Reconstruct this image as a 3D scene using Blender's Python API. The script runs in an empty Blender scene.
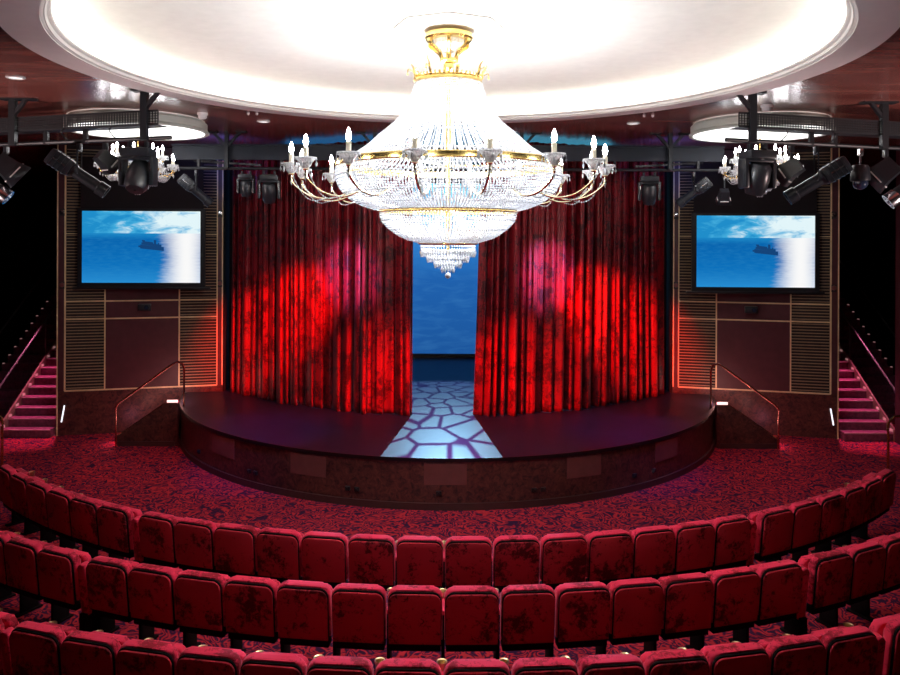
import bpy, bmesh, math, random
from mathutils import Vector, Matrix
random.seed(7)
PI = math.pi
C = bpy.context.scene.collection
CAMY, CAMZ, F = -18.1, 4.38, 750.0      # camera stands on the balcony, 4.38 m up, 18.1 m from the centre of the stage circle


def at(px, py, Z):
    """point at distance Z in front of the balcony"""
    py = py - 0.004 * (px - 448)
    return Vector(((px - 448) * Z / F, Z + CAMY, CAMZ - (py - 237) * Z / F))


# ------------------------------------------------------------------ materials
class N:
    def __init__(s, m):
        s.t = m.node_tree
        s.n = s.t.nodes
        s.l = s.t.links

    def new(s, kind, **kw):
        o = s.n.new(kind)
        for k, v in kw.items():
            setattr(o, k, v)
        return o

    def put(s, sock, v):
        if isinstance(v, bpy.types.NodeSocket):
            s.l.new(v, sock)
        else:
            sock.default_value = v

    def m(s, op, a, b=0.0, c=0.0, clamp=False):
        o = s.new('ShaderNodeMath', operation=op, use_clamp=clamp)
        s.put(o.inputs[0], a)
        s.put(o.inputs[1], b)
        s.put(o.inputs[2], c)
        return o.outputs[0]

    def ramp(s, fac, stops, interp='LINEAR'):
        o = s.new('ShaderNodeValToRGB')
        s.put(o.inputs[0], fac)
        cr = o.color_ramp
        cr.interpolation = interp
        while len(cr.elements) < len(stops):
            cr.elements.new(0.5)
        for e, (p, c) in zip(cr.elements, stops):
            e.position = p
            e.color = (*c, 1) if len(c) == 3 else c
        return o.outputs[0]

    def mix(s, fac, a, b, blend='MIX'):
        o = s.new('ShaderNodeMix', data_type='RGBA', blend_type=blend)
        s.put(o.inputs[0], fac)
        s.put(o.inputs[6], a if isinstance(a, bpy.types.NodeSocket) else (*a, 1))
        s.put(o.inputs[7], b if isinstance(b, bpy.types.NodeSocket) else (*b, 1))
        return o.outputs[2]

    def coord(s, which='Object', scale=(1, 1, 1), loc=(0, 0, 0)):
        tc = s.new('ShaderNodeTexCoord')
        mp = s.new('ShaderNodeMapping')
        s.l.new(tc.outputs[which], mp.inputs[0])
        mp.inputs['Scale'].default_value = scale
        mp.inputs['Location'].default_value = loc
        return mp.outputs[0]

    def noise(s, vec, scale, detail=3.0, rough=0.55, dist=0.0, w=None):
        o = s.new('ShaderNodeTexNoise')
        if w is not None:
            o.noise_dimensions = '4D'
            s.put(o.inputs['W'], w)
        s.l.new(vec, o.inputs['Vector'])
        o.inputs['Scale'].default_value = scale
        o.inputs['Detail'].default_value = detail
        o.inputs['Roughness'].default_value = rough
        o.inputs['Distortion'].default_value = dist
        return o.outputs[0]


def new_mat(name):
    m = bpy.data.materials.new(name)
    m.use_nodes = True
    return m, N(m), m.node_tree.nodes['Principled BSDF']


def plain(name, col, rough=0.5, metal=0.0, var=0.12, scale=6.0, spec=0.5, coat=0.0):
    """a colour with slight procedural unevenness"""
    m, n, b = new_mat(name)
    v = n.noise(n.coord(), scale, 3)
    lo = tuple(c * (1 - var) for c in col)
    hi = tuple(min(1, c * (1 + var)) for c in col)
    n.l.new(n.ramp(v, [(0.3, lo), (0.7, hi)]), b.inputs['Base Color'])
    b.inputs['Roughness'].default_value = rough
    b.inputs['Metallic'].default_value = metal
    b.inputs['Specular IOR Level'].default_value = spec
    b.inputs['Coat Weight'].default_value = coat
    return m


def emit(name, col, strength):
    m, n, b = new_mat(name)
    b.inputs['Base Color'].default_value = (*[min(0.8, c) for c in col], 1)
    b.inputs['Emission Color'].default_value = (*col, 1)
    b.inputs['Emission Strength'].default_value = strength
    return m


def velvet(name, base, dark, scale, thr, sheen, blot=0.0):
    """crushed velvet: dark nap patches that differ from piece to piece"""
    m, n, b = new_mat(name)
    oi = n.new('ShaderNodeObjectInfo')
    w = n.m('MULTIPLY', oi.outputs['Random'], 90.0)
    co = n.coord()
    a = n.noise(co, scale, 5, 0.65, 0.6, w)
    f = n.noise(co, scale * 5, 3, 0.6, 0.3, w)
    big = n.noise(co, scale * 0.22, 2, 0.5, 0.0, w)
    t = n.m('ADD', a, n.m('MULTIPLY', n.m('SUBTRACT', f, 0.5), 0.35))
    t = n.m('ADD', t, n.m('MULTIPLY', n.m('SUBTRACT', big, 0.5), 0.9))
    k = n.ramp(t, [(thr - 0.06, (0, 0, 0)), (thr + 0.07, (1, 1, 1))])
    n.l.new(n.mix(k, dark, base), b.inputs['Base Color'])
    b.inputs['Roughness'].default_value = 0.85
    b.inputs['Specular IOR Level'].default_value = 0.15
    b.inputs['Sheen Weight'].default_value = sheen
    b.inputs['Sheen Roughness'].default_value = 0.35
    b.inputs['Sheen Tint'].default_value = (1.0, 0.25, 0.32, 1)
    return m


M = {}
M['black'] = plain('black_metal', (0.012, 0.013, 0.016), 0.45, 0.0)
M['truss'] = plain('truss_black', (0.009, 0.012, 0.016), 0.5)
M['beam'] = plain('beam_navy', (0.006, 0.011, 0.022), 0.6)
M['gear'] = plain('fixture_black', (0.018, 0.021, 0.027), 0.33)
M['lens'] = plain('lens_glass', (0.02, 0.03, 0.06), 0.08, 0.0, spec=0.9)
M['chrome'] = plain('chrome', (0.75, 0.76, 0.8), 0.2, 1.0)
M['gold'] = plain('brass_gold', (0.82, 0.58, 0.2), 0.25, 1.0, var=0.25, scale=20)
M['palegold'] = plain('pale_gold', (0.9, 0.76, 0.52), 0.25, 1.0)
M['railsteel'] = plain('rail_steel', (0.10, 0.09, 0.09), 0.5, 0.2)
M['goldtrim'] = plain('gold_trim', (0.80, 0.62, 0.36), 0.4, 0.2)
M['copper'] = plain('copper_rail', (0.75, 0.42, 0.3), 0.22, 1.0)
M['wallblack'] = plain('black_wall', (0.006, 0.005, 0.006), 0.9)
M['maroon'] = plain('maroon_panel', (0.07, 0.017, 0.024), 0.45)
M['slat'] = plain('slat_bronze', (0.34, 0.24, 0.145), 0.45, 0.2)
M['slatback'] = plain('slat_recess', (0.02, 0.012, 0.012), 0.8)
M['plaster'] = plain('white_plaster', (0.80, 0.775, 0.735), 0.85, var=0.03)
M['soffit'] = plain('soffit_plaster', (0.82, 0.77, 0.77), 0.6, var=0.02)
M['deck'] = plain('stage_deck', (0.011, 0.010, 0.03), 0.42, var=0.3, scale=3, spec=0.3)
M['lip'] = plain('deck_lip', (0.005, 0.004, 0.006), 0.4)
M['kick'] = plain('kickboard', (0.06, 0.02, 0.02), 0.5)
M['hatch'] = plain('hatch_maroon', (0.16, 0.045, 0.045), 0.5)
M['blackdrape'] = plain('black_drape', (0.01, 0.006, 0.008), 0.9)
M['seatshell'] = plain('seat_shell_black', (0.006, 0.002, 0.003), 0.85, spec=0.15)
M['seatback'] = velvet('seat_velvet', (0.50, 0.026, 0.046), (0.10, 0.007, 0.012), 16, 0.41, 0.25)
M['seatpad'] = velvet('seat_velvet_lit', (0.80, 0.034, 0.09), (0.30, 0.010, 0.024), 18, 0.42, 0.8)  # same velvet, paler: light on the seat tops painted into the colour
M['curtain'] = velvet('curtain_velvet', (0.23, 0.005, 0.012), (0.05, 0.002, 0.005), 17, 0.45, 0.2)
M['curtain'].node_tree.nodes['Principled BSDF'].inputs['Roughness'].default_value = 0.42
M['curtain'].node_tree.nodes['Principled BSDF'].inputs['Specular IOR Level'].default_value = 0.32
_b = M['curtain'].node_tree.nodes['Principled BSDF']
_b.inputs['Sheen Tint'].default_value = (0.95, 0.7, 0.95, 1)
_b.inputs['Sheen Roughness'].default_value = 0.25
M['brass'] = plain('cup_brass', (0.78, 0.6, 0.34), 0.3, 1.0)
M['treads'] = plain('tread_carpet', (0.20, 0.035, 0.085), 0.9, var=0.4, scale=14)
M['nosing'] = plain('step_nosing', (0.62, 0.30, 0.38), 0.5)
M['stringer'] = plain('stringer_bronze', (0.42, 0.24, 0.2), 0.35, 0.5)
M['crystal_glass'] = None
M['white'] = plain('white_plastic', (0.8, 0.8, 0.8), 0.4)
M['sleeve'] = plain('candle_sleeve', (0.85, 0.78, 0.62), 0.5)
M['drumside'] = plain('drum_side', (0.52, 0.55, 0.5), 0.7, var=0.03)


def crystal(name, col, transl):
    m, n, b = new_mat(name)
    out = n.n['Material Output']
    d = n.new('ShaderNodeBsdfDiffuse')
    t = n.new('ShaderNodeBsdfTranslucent')
    g = n.new('ShaderNodeBsdfGlossy')
    nz = n.noise(n.coord(), 60, 1)
    cc = n.ramp(nz, [(0.36, tuple(c * 0.6 for c in col)), (0.6, col)])
    n.l.new(cc, d.inputs[0])
    n.l.new(cc, t.inputs[0])
    g.inputs[0].default_value = (0.95, 0.96, 1, 1)
    g.inputs['Roughness'].default_value = 0.15
    m1 = n.new('ShaderNodeMixShader')
    m1.inputs[0].default_value = transl
    n.l.new(d.outputs[0], m1.inputs[1])
    n.l.new(t.outputs[0], m1.inputs[2])
    m2 = n.new('ShaderNodeMixShader')
    m2.inputs[0].default_value = 0.15
    n.l.new(m1.outputs[0], m2.inputs[1])
    n.l.new(g.outputs[0], m2.inputs[2])
    n.l.new(m2.outputs[0], out.inputs[0])
    return m


M['crystal'] = crystal('crystal_beads', (0.78, 0.80, 0.84), 0.5)
M['cup'] = crystal('glass_cup', (0.97, 0.98, 1.0), 0.75)
M['bulb'] = emit('bulb_glow', (0.92, 0.95, 1.0), 70)
M['smallbulb'] = emit('small_bulb_glow', (0.95, 0.95, 1.0), 40)
M['cove'] = emit('cove_led', (1.0, 0.97, 0.88), 34)
M['drumlight'] = emit('drum_diffuser', (1.0, 1.0, 0.97), 2.2)
M['markerlight'] = emit('marker_led', (0.85, 0.9, 1.0), 1.3)
M['landing_patch'] = emit('landing_patch_glow', (1.0, 0.6, 0.58), 1.6)
M['pinkled'] = emit('pink_led', (1.0, 0.45, 0.6), 1.4)
M['dimled'] = emit('dim_step_led', (1.0, 0.5, 0.5), 0.18)
M['redlens'] = emit('red_lens', (1.0, 0.04, 0.05), 1.2)
M['downlight'] = emit('downlight_glow', (1.0, 0.97, 0.95), 1.2)


def m_wood():
    m, n, b = new_mat('ceiling_wood')
    co = n.coord('Object', (0.35, 2.2, 1))
    a = n.noise(co, 1.6, 5, 0.6, 0.4)
    g = n.noise(n.coord('Object', (0.5, 14, 1)), 3.0, 3, 0.6)
    t = n.m('ADD', n.m('MULTIPLY', a, 0.7), n.m('MULTIPLY', g, 0.3))
    n.l.new(n.ramp(t, [(0.32, (0.14, 0.038, 0.034)), (0.52, (0.26, 0.082, 0.066)), (0.72, (0.38, 0.145, 0.11))]), b.inputs['Base Color'])
    b.inputs['Roughness'].default_value = 0.24
    b.inputs['Specular IOR Level'].default_value = 0.6
    return m


def m_marble():
    m, n, b = new_mat('dark_marble')
    a = n.noise(n.coord(), 9, 6, 0.7, 1.2)
    n.l.new(n.ramp(a, [(0.36, (0.018, 0.006, 0.007)), (0.5, (0.078, 0.022, 0.020)), (0.66, (0.14, 0.042, 0.033))]), b.inputs['Base Color'])
    b.inputs['Roughness'].default_value = 0.35
    return m


def m_carpet():
    """curling vine pattern, ruby on dark blue"""
    m, n, b = new_mat('swirl_carpet')
    co = n.coord()
    a = n.noise(co, 4.2, 1.5, 0.5, 1.2)
    fr = n.m('FRACT', n.m('MULTIPLY', a, 7.0))
    band = n.m('ABSOLUTE', n.m('SUBTRACT', fr, 0.5))
    b2 = n.noise(co, 13, 2, 0.6, 1.6)
    t = n.m('ADD', n.m('MULTIPLY', band, 1.5), n.m('MULTIPLY', b2, 0.75))
    col = n.ramp(t, [(0.54, (0.035, 0.010, 0.045)), (0.68, (0.14, 0.010, 0.03)), (0.84, (0.36, 0.016, 0.038)), (0.99, (0.50, 0.03, 0.04))])
    n.l.new(col, b.inputs['Base Color'])
    b.inputs['Roughness'].default_value = 0.95
    b.inputs['Specular IOR Level'].default_value = 0.1
    return m


def m_screen(w, h):
    """a ship on a glittering sea, as the screens show it"""
    m, n, b = new_mat('ship_picture')
    out = n.n['Material Output']
    tc = n.new('ShaderNodeTexCoord')
    sp = n.new('ShaderNodeSeparateXYZ')
    n.l.new(tc.outputs['Object'], sp.inputs[0])
    u = n.m('ADD', n.m('DIVIDE', sp.outputs[0], w), 0.5)
    v = n.m('ADD', n.m('DIVIDE', sp.outputs[2], h), 0.5)
    co = n.coord('Object', (1.0, 1.0, 2.6))
    cl = n.noise(co, 1.7, 5, 0.6, 0.5)
    rip = n.noise(n.coord('Object', (1.6, 1, 9)), 3.0, 4, 0.6)
    sea = n.ramp(v, [(0.0, (0.02, 0.27, 0.66)), (0.25, (0.004, 0.17, 0.52)), (0.6, (0.002, 0.13, 0.44)), (0.68, (0.01, 0.24, 0.58))])
    d = n.m('ABSOLUTE', n.m('SUBTRACT', u, 0.88))
    gl = n.m('DIVIDE', d, n.m('ADD', 0.15, n.m('ADD', n.m('MULTIPLY', rip, 0.14), n.m('MULTIPLY', n.m('ABSOLUTE', n.m('SUBTRACT', v, 0.35)), 0.16))))
    gl = n.m('SUBTRACT', 1.0, n.m('MULTIPLY', gl, gl), clamp=True)
    gl = n.m('POWER', gl, 2.0)
    sea = n.mix(n.m('MULTIPLY', n.m('SUBTRACT', rip, 0.4, clamp=True), 0.9), sea, (0.03, 0.30, 0.64))
    sea = n.mix(gl, sea, (1.0, 1.0, 1.0))
    skyb = n.m('ADD', cl, n.m('MULTIPLY', n.m('SUBTRACT', u, 0.45), 0.5))
    sky = n.ramp(skyb, [(0.34, (0.015, 0.28, 0.62)), (0.50, (0.06, 0.44, 0.76)), (0.68, (0.80, 0.96, 1.0))])
    hz = n.m('GREATER_THAN', v, 0.69)
    col = n.mix(hz, sea, sky)

    def boxm(u0, u1, v0, v1, sk=0.0):
        vv = n.m('ADD', v, n.m('MULTIPLY', n.m('SUBTRACT', u, 0.6), sk))
        a = n.m('MULTIPLY', n.m('GREATER_THAN', u, u0), n.m('LESS_THAN', u, u1))
        c = n.m('MULTIPLY', n.m('GREATER_THAN', vv, v0), n.m('LESS_THAN', vv, v1))
        return n.m('MULTIPLY', a, c)
    ship = boxm(0.49, 0.69, 0.46, 0.515, 0.18)
    for bx in ((0.475, 0.50, 0.49, 0.515, 0.05), (0.50, 0.67, 0.515, 0.545, 0.2), (0.51, 0.60, 0.54, 0.565, 0.2), (0.505, 0.53, 0.56, 0.58, 0.2), (0.605, 0.625, 0.54, 0.60, 0.2), (0.64, 0.65, 0.53, 0.565, 0.2)):
        ship = n.m('MAXIMUM', ship, boxm(*bx))
    col = n.mix(ship, col, (0.008, 0.06, 0.2))
    e = n.new('ShaderNodeEmission')
    n.l.new(col, e.inputs[0])
    e.inputs[1].default_value = 0.95
    n.l.new(e.outputs[0], out.inputs[0])
    return m


def m_backdrop():
    m, n, b = new_mat('sea_backdrop')
    out = n.n['Material Output']
    tc = n.new('ShaderNodeTexCoord')
    sp = n.new('ShaderNodeSeparateXYZ')
    n.l.new(tc.outputs['Object'], sp.inputs[0])
    wv = n.noise(n.coord('Object', (0.6, 1, 2.4)), 2.2, 4, 0.55, 0.6)
    cl = n.noise(n.coord('Object', (0.5, 1, 1.3)), 1.1, 3, 0.5)
    zz = n.m('DIVIDE', sp.outputs[2], 5.2)
    base = n.ramp(zz, [(0.0, (0.010, 0.075, 0.27)), (0.45, (0.012, 0.10, 0.35)), (0.58, (0.02, 0.15, 0.45)), (0.70, (0.03, 0.2, 0.5))])
    col = n.mix(n.m('MULTIPLY', n.m('SUBTRACT', wv, 0.45, clamp=True), 0.9), base, (0.05, 0.22, 0.50))
    lim = n.m('SUBTRACT', n.m('ADD', n.m('MULTIPLY', zz, 4.0), n.m('ADD', n.m('MULTIPLY', cl, 0.8), n.m('MULTIPLY', sp.outputs[0], 0.35))), 3.15, clamp=True)
    col = n.mix(lim, col, (0.10, 0.50, 0.75))
    e = n.new('ShaderNodeEmission')
    n.l.new(col, e.inputs[0])
    e.inputs[1].default_value = 1.2
    n.l.new(e.outputs[0], out.inputs[0])
    return m


M['wood'] = m_wood()
M['marble'] = m_marble()
M['carpet'] = m_carpet()
SW, SH = 2.55, 1.57
M['ship'] = m_screen(SW, SH)
M['sea'] = m_backdrop()


# ------------------------------------------------------------------ mesh helpers
def box(bm, c, s, bev=0.0, mat=None):
    r = bmesh.ops.create_cube(bm, size=1.0)
    for v in r['verts']:
        v.co = Vector((v.co.x * s[0], v.co.y * s[1], v.co.z * s[2]))
    if bev:
        es = list({e for v in r['verts'] for e in v.link_edges})
        rb = bmesh.ops.bevel(bm, geom=es, offset=bev, segments=2, affect='EDGES', profile=0.6)
        vs = list({v for f in rb['faces'] for v in f.verts} | {v for v in r['verts'] if v.is_valid})
    else:
        vs = r['verts']
    for v in vs:
        v.co = v.co + Vector(c)
        if mat:
            v.co = mat @ v.co
    return vs


def basis(d):
    d = Vector(d).normalized()
    u = d.cross(Vector((0, 0, 1)))
    if u.length < 1e-4:
        u = Vector((1, 0, 0))
    u.normalize()
    return u, d.cross(u).normalized()


def tube(bm, pts, r, n=8, cap=True):
    pts = [Vector(p) for p in pts]
    rings = []
    for i, p in enumerate(pts):
        a = pts[max(0, i - 1)]
        b = pts[min(len(pts) - 1, i + 1)]
        u, w = basis(b - a)
        rr = r[i] if isinstance(r, (list, tuple)) else r
        rings.append([bm.verts.new(p + u * (rr * math.cos(2 * PI * k / n)) + w * (rr * math.sin(2 * PI * k / n))) for k in range(n)])
    for a, b in zip(rings, rings[1:]):
        for k in range(n):
            bm.faces.new((a[k], a[(k + 1) % n], b[(k + 1) % n], b[k]))
    if cap and n > 2:
        bm.faces.new(rings[0][::-1])
        bm.faces.new(rings[-1])


def lathe(bm, prof, n=48, c=(0, 0, 0), mat=None, cap=False):
    c = Vector(c)
    rings = []
    for r, z in prof:
        ring = []
        for k in range(n):
            p = Vector((r * math.cos(2 * PI * k / n), r * math.sin(2 * PI * k / n), z))
            if mat:
                p = mat @ p
            ring.append(bm.verts.new(p + c))
        rings.append(ring)
    for a, b in zip(rings, rings[1:]):
        for k in range(n):
            bm.faces.new((a[k], a[(k + 1) % n], b[(k + 1) % n], b[k]))
    if cap:
        bm.faces.new(rings[0][::-1])
        bm.faces.new(rings[-1])


def prism(bm, outline, y0, y1, bev=0.0, seg=2):
    """outline in (x, z), extruded along y"""
    a = [bm.verts.new((x, y0, z)) for x, z in outline]
    b = [bm.verts.new((x, y1, z)) for x, z in outline]
    n = len(a)
    f0 = bm.faces.new(a)
    f1 = bm.faces.new(b[::-1])
    for k in range(n):
        bm.faces.new((a[(k + 1) % n], a[k], b[k], b[(k + 1) % n]))
    if bev:
        es = list(f0.edges) + list(f1.edges)
        bmesh.ops.bevel(bm, geom=es, offset=bev, segments=seg, affect='EDGES', profile=0.5)


def slab(bm, poly, z0, z1):
    a = [bm.verts.new((x, y, z0)) for x, y in poly]
    b = [bm.verts.new((x, y, z1)) for x, y in poly]
    n = len(a)
    bm.faces.new(a[::-1])
    bm.faces.new(b)
    for k in range(n):
        bm.faces.new((a[k], a[(k + 1) % n], b[(k + 1) % n], b[k]))


def ball(bm, c, r, sub=1, sc=(1, 1, 1)):
    v = bmesh.ops.create_icosphere(bm, subdivisions=sub, radius=r)['verts']
    for q in v:
        q.co = Vector((q.co.x * sc[0], q.co.y * sc[1], q.co.z * sc[2])) + Vector(c)


def bead(bm, p, r, rz=None):
    rz = rz or r
    x, y, z = p
    top = bm.verts.new((x, y, z + rz))
    bot = bm.verts.new((x, y, z - rz))
    q = [bm.verts.new((x + r, y, z)), bm.verts.new((x, y + r, z)), bm.verts.new((x - r, y, z)), bm.verts.new((x, y - r, z))]
    for k in range(4):
        bm.faces.new((q[k], q[(k + 1) % 4], top))
        bm.faces.new((q[(k + 1) % 4], q[k], bot))


def torus(bm, R, r, z, n=64, m=8, c=(0, 0)):
    lathe(bm, [(R + r * math.cos(2 * PI * k / m), z + r * math.sin(2 * PI * k / m)) for k in range(m + 1)], n, (c[0], c[1], 0))


def obj(name, bm, mat, parent=None, smooth=30):
    me = bpy.data.meshes.new(name)
    if smooth is not None or True:
        bmesh.ops.recalc_face_normals(bm, faces=bm.faces)
    bm.to_mesh(me)
    bm.free()
    me.materials.append(M[mat] if isinstance(mat, str) else mat)
    if smooth:
        for p in me.polygons:
            p.use_smooth = True
        me.set_sharp_from_angle(angle=math.radians(smooth))
    o = bpy.data.objects.new(name, me)
    C.objects.link(o)
    if parent:
        o.parent = parent
    return o


def tag(o, label, cat, group=None, kind=None):
    o['label'] = label
    o['category'] = cat
    if group:
        o['group'] = group
    if kind:
        o['kind'] = kind
    return o


def thing(name, label, cat, loc=(0, 0, 0), rotz=0.0, group=None):
    o = bpy.data.objects.new(name, None)
    o.empty_display_size = 0.1
    C.objects.link(o)
    o.location = loc
    o.rotation_euler = (0, 0, rotz)
    return tag(o, label, cat, group)


def copy_tree(o, parent=None):
    c = o.copy()
    C.objects.link(c)
    c.parent = parent
    for ch in list(o.children):
        copy_tree(ch, c)
    return c


def struct(name, bm, mat, label, cat, parent=None, smooth=30):
    o = obj(name, bm, mat, parent, smooth)
    if not parent:
        tag(o, label, cat, kind='structure')
    return o


def sub(parts):
    """pts list -> smooth Catmull-Rom"""
    out = []
    P = [Vector(p) for p in parts]
    for i in range(len(P) - 1):
        p0, p1, p2, p3 = P[max(0, i - 1)], P[i], P[i + 1], P[min(len(P) - 1, i + 2)]
        for k in range(6):
            t = k / 6
            out.append(0.5 * (2 * p1 + (p2 - p0) * t + (2 * p0 - 5 * p1 + 4 * p2 - p3) * t * t + (3 * p1 - p0 - 3 * p2 + p3) * t ** 3))
    out.append(P[-1])
    return out


# ------------------------------------------------------------------ the room
CEIL = 6.38
DY = 8.3 + CAMY           # chandelier axis
DC = 8.51 + CAMY          # dome centre
XW, YB, YF = 14.0, -20.6, 6.2
bm = bmesh.new()
box(bm, (0, (YB + YF) / 2, -0.05), (2 * XW, YF - YB, 0.1))
struct('floor', bm, 'carpet', 'ruby red carpet with a dark curling vine pattern', 'floor')

# wood ceiling with the round hole for the dome
bm = bmesh.new()
n = 128
inner, outer = [], []
for k in range(n):
    a = 2 * PI * (k + 0.5) / n
    d = Vector((math.cos(a), math.sin(a)))
    tx = (XW if d.x > 0 else -XW) / d.x
    ty = ((YF - DC) if d.y > 0 else (YB - DC)) / d.y
    t = min(abs(tx), abs(ty))
    inner.append((d.x * 4.44, DC + d.y * 4.44))
    outer.append((d.x * t, DC + d.y * t))
va = [bm.verts.new((x, y, CEIL)) for x, y in inner]
vb = [bm.verts.new((x, y, CEIL)) for x, y in outer]
for k in range(n):
    bm.faces.new((va[k], va[(k + 1) % n], vb[(k + 1) % n], vb[k]))
ceiling = struct('ceiling', bm, 'wood', 'red-brown polished wood ceiling around the dome', 'ceiling')

# dome: flat soffit ring, stepped moulding, cove trough and shallow plaster vault
bm = bmesh.new()
lathe(bm, [(4.46, CEIL + 0.02), (4.46, 6.34), (4.08, 6.33)], 160, (0, DC, 0))
struct('trim_1', bm, 'soffit', 'pale flat ring around the dome opening', 'ceiling ring')
bm = bmesh.new()
lathe(bm, [(4.08, 6.33), (4.08, 6.338), (4.055, 6.342), (4.035, 6.355), (4.025, 6.372), (4.015, 6.374), (3.995, 6.385), (3.985, 6.402), (4.005, 6.404), (4.04, 6.345), (4.43, 6.345)], 160, (0, DC, 0))
struct('trim_2', bm, 'plaster', 'white stepped moulding on the dome rim', 'moulding')
bm = bmesh.new()
lathe(bm, [(4.43, 6.345), (4.435, 6.46), (4.38, 6.56), (4.2, 6.63), (3.9, 6.66), (3.3, 6.675), (2.2, 6.685), (1.0, 6.69), (0.02, 6.69)], 160, (0, DC, 0))
struct('ceiling_dome', bm, 'plaster', 'shallow white plaster dome over the chandelier', 'dome', smooth=60)
bm = bmesh.new()
torus(bm, 4.26, 0.025, 6.375, 128, 6, (0, DC))
tag(obj('cove_light', bm, 'cove'), 'white light strip hidden in the cove of the big dome', 'cove light')

for nm, b, lab in (('wall_left', ((-XW - .1, (YB + YF) / 2, 3.2), (.2, YF - YB, 6.6)), 'dark side wall beyond the aisle stairs'),
                   ('wall_right', ((XW + .1, (YB + YF) / 2, 3.2), (.2, YF - YB, 6.6)), 'dark side wall beyond the aisle stairs'),
                   ('wall_back', ((0, YF + .1, 3.2), (2 * XW, .2, 6.6)), 'dark wall behind the stage'),
                   ('wall_front', ((0, YB - .1, 3.2), (2 * XW, .2, 6.6)), 'dark wall behind the balcony')):
    bm = bmesh.new()
    box(bm, *b)
    struct(nm, bm, 'wallblack', lab, 'wall')

# ------------------------------------------------------------------ the stage
SR, SZ = 6.08, 0.83
A0 = math.atan2(-1.09, 5.98)
arc = [(SR * math.cos(A0 - (PI + 2 * A0) * k / 72), SR * math.sin(A0 - (PI + 2 * A0) * k / 72)) for k in range(73)]   # right end to left end by the front
stage = thing('stage', 'low round-fronted stage with dark deck and speckled brown front', 'stage')
bm = bmesh.new()
slab(bm, arc + [(-5.12, -0.95), (-5.12, 5.9), (5.12, 5.9), (5.12, -0.95)], SZ - 0.05, SZ)
obj('deck', bm, 'deck', stage)
bm = bmesh.new()


def arcband(bm, r0, r1, z0, z1, a0, a1, n=72, closed=True):
    """a curved board between two radii"""
    P = []
    for k in range(n + 1):
        a = a0 + (a1 - a0) * k / n
        c, s = math.cos(a), math.sin(a)
        P.append([bm.verts.new((r * c, r * s, z)) for r, z in ((r0, z0), (r1, z0), (r1, z1), (r0, z1))])
    for p, q in zip(P, P[1:]):
        for j in range(4):
            bm.faces.new((p[j], p[(j + 1) % 4], q[(j + 1) % 4], q[j]))
    bm.faces.new(P[0])
    bm.faces.new(P[-1][::-1])


AL, AR = -PI - A0, A0
arcband(bm, SR - .08, SR - 0.02, 0.0, SZ - 0.05, AL, AR)
obj('skirt', bm, 'marble', stage)
bm = bmesh.new()
arcband(bm, SR - .02, SR + 0.012, SZ - 0.055, SZ + 0.004, AL, AR)
obj('lip', bm, 'lip', stage)
bm = bmesh.new()
arcband(bm, SR - .03, SR + 0.015, 0.0, 0.11, AL, AR)
obj('kickboard', bm, 'kick', stage)


def on_skirt(px):
    """angle on the stage front seen at image column px"""
    best = None
    for k in range(721):
        a = -PI + PI * k / 720
        x, y = SR * math.cos(a), SR * math.sin(a)
        p = 448 + F * x / (y - CAMY)
        if best is None or abs(p - px) < best[0]:
            best = (abs(p - px), a)
    return best[1]


for x0, x1 in ((212, 234), (291, 327), (425.5, 467.5), (568, 603), (657, 679)):
    bm = bmesh.new()
    arcband(bm, SR - .03, SR - 0.008, 0.40, 0.745, on_skirt(x0), on_skirt(x1), 8)
    obj('hatch', bm, 'hatch', stage)
for px in (199, 250, 256, 349, 357, 439, 535, 544, 636, 655):
    a = on_skirt(px)
    bm = bmesh.new()
    mt = Matrix.Rotation(a, 4, 'Z')
    box(bm, (SR - 0.005, 0, 0.27), (0.04, 0.085, 0.07), 0.008, mt)
    lathe(bm, [(0.001, 0.02), (0.022, 0.02), (0.026, 0.0)], 10, mt @ Vector((SR + 0.005, 0, 0.27)), mt @ Matrix.Rotation(PI / 2, 4, 'Y'))
    obj('socket', bm, 'black', stage)

# backdrop and black masking around the stage
bm = bmesh.new()
box(bm, (0, 0, 2.6), (9.6, 0.06, 5.0))
bd = obj('backdrop_screen', bm, 'sea')
bd.location = (0, 4.0, SZ + 0.02)
tag(bd, 'tall blue sea picture glowing behind the curtain gap', 'screen')
bm = bmesh.new()
box(bm, (0, 3.93, SZ + 0.06), (9.6, 0.1, 0.115))
tag(obj('batten', bm, 'black'), 'black batten along the foot of the blue backdrop', 'batten')
for s, nm in ((-1, 'wall_wing_left'), (1, 'wall_wing_right')):
    bm = bmesh.new()
    box(bm, (s * 5.22, 2.6, 3.19), (0.18, 6.9, 6.37))
    struct(nm, bm, 'wallblack', 'black wing wall beside the stage', 'wall')


# ------------------------------------------------------------------ curtains
def cy(x):
    return CAMY + 14.9 + 0.0935 * x * x


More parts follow.
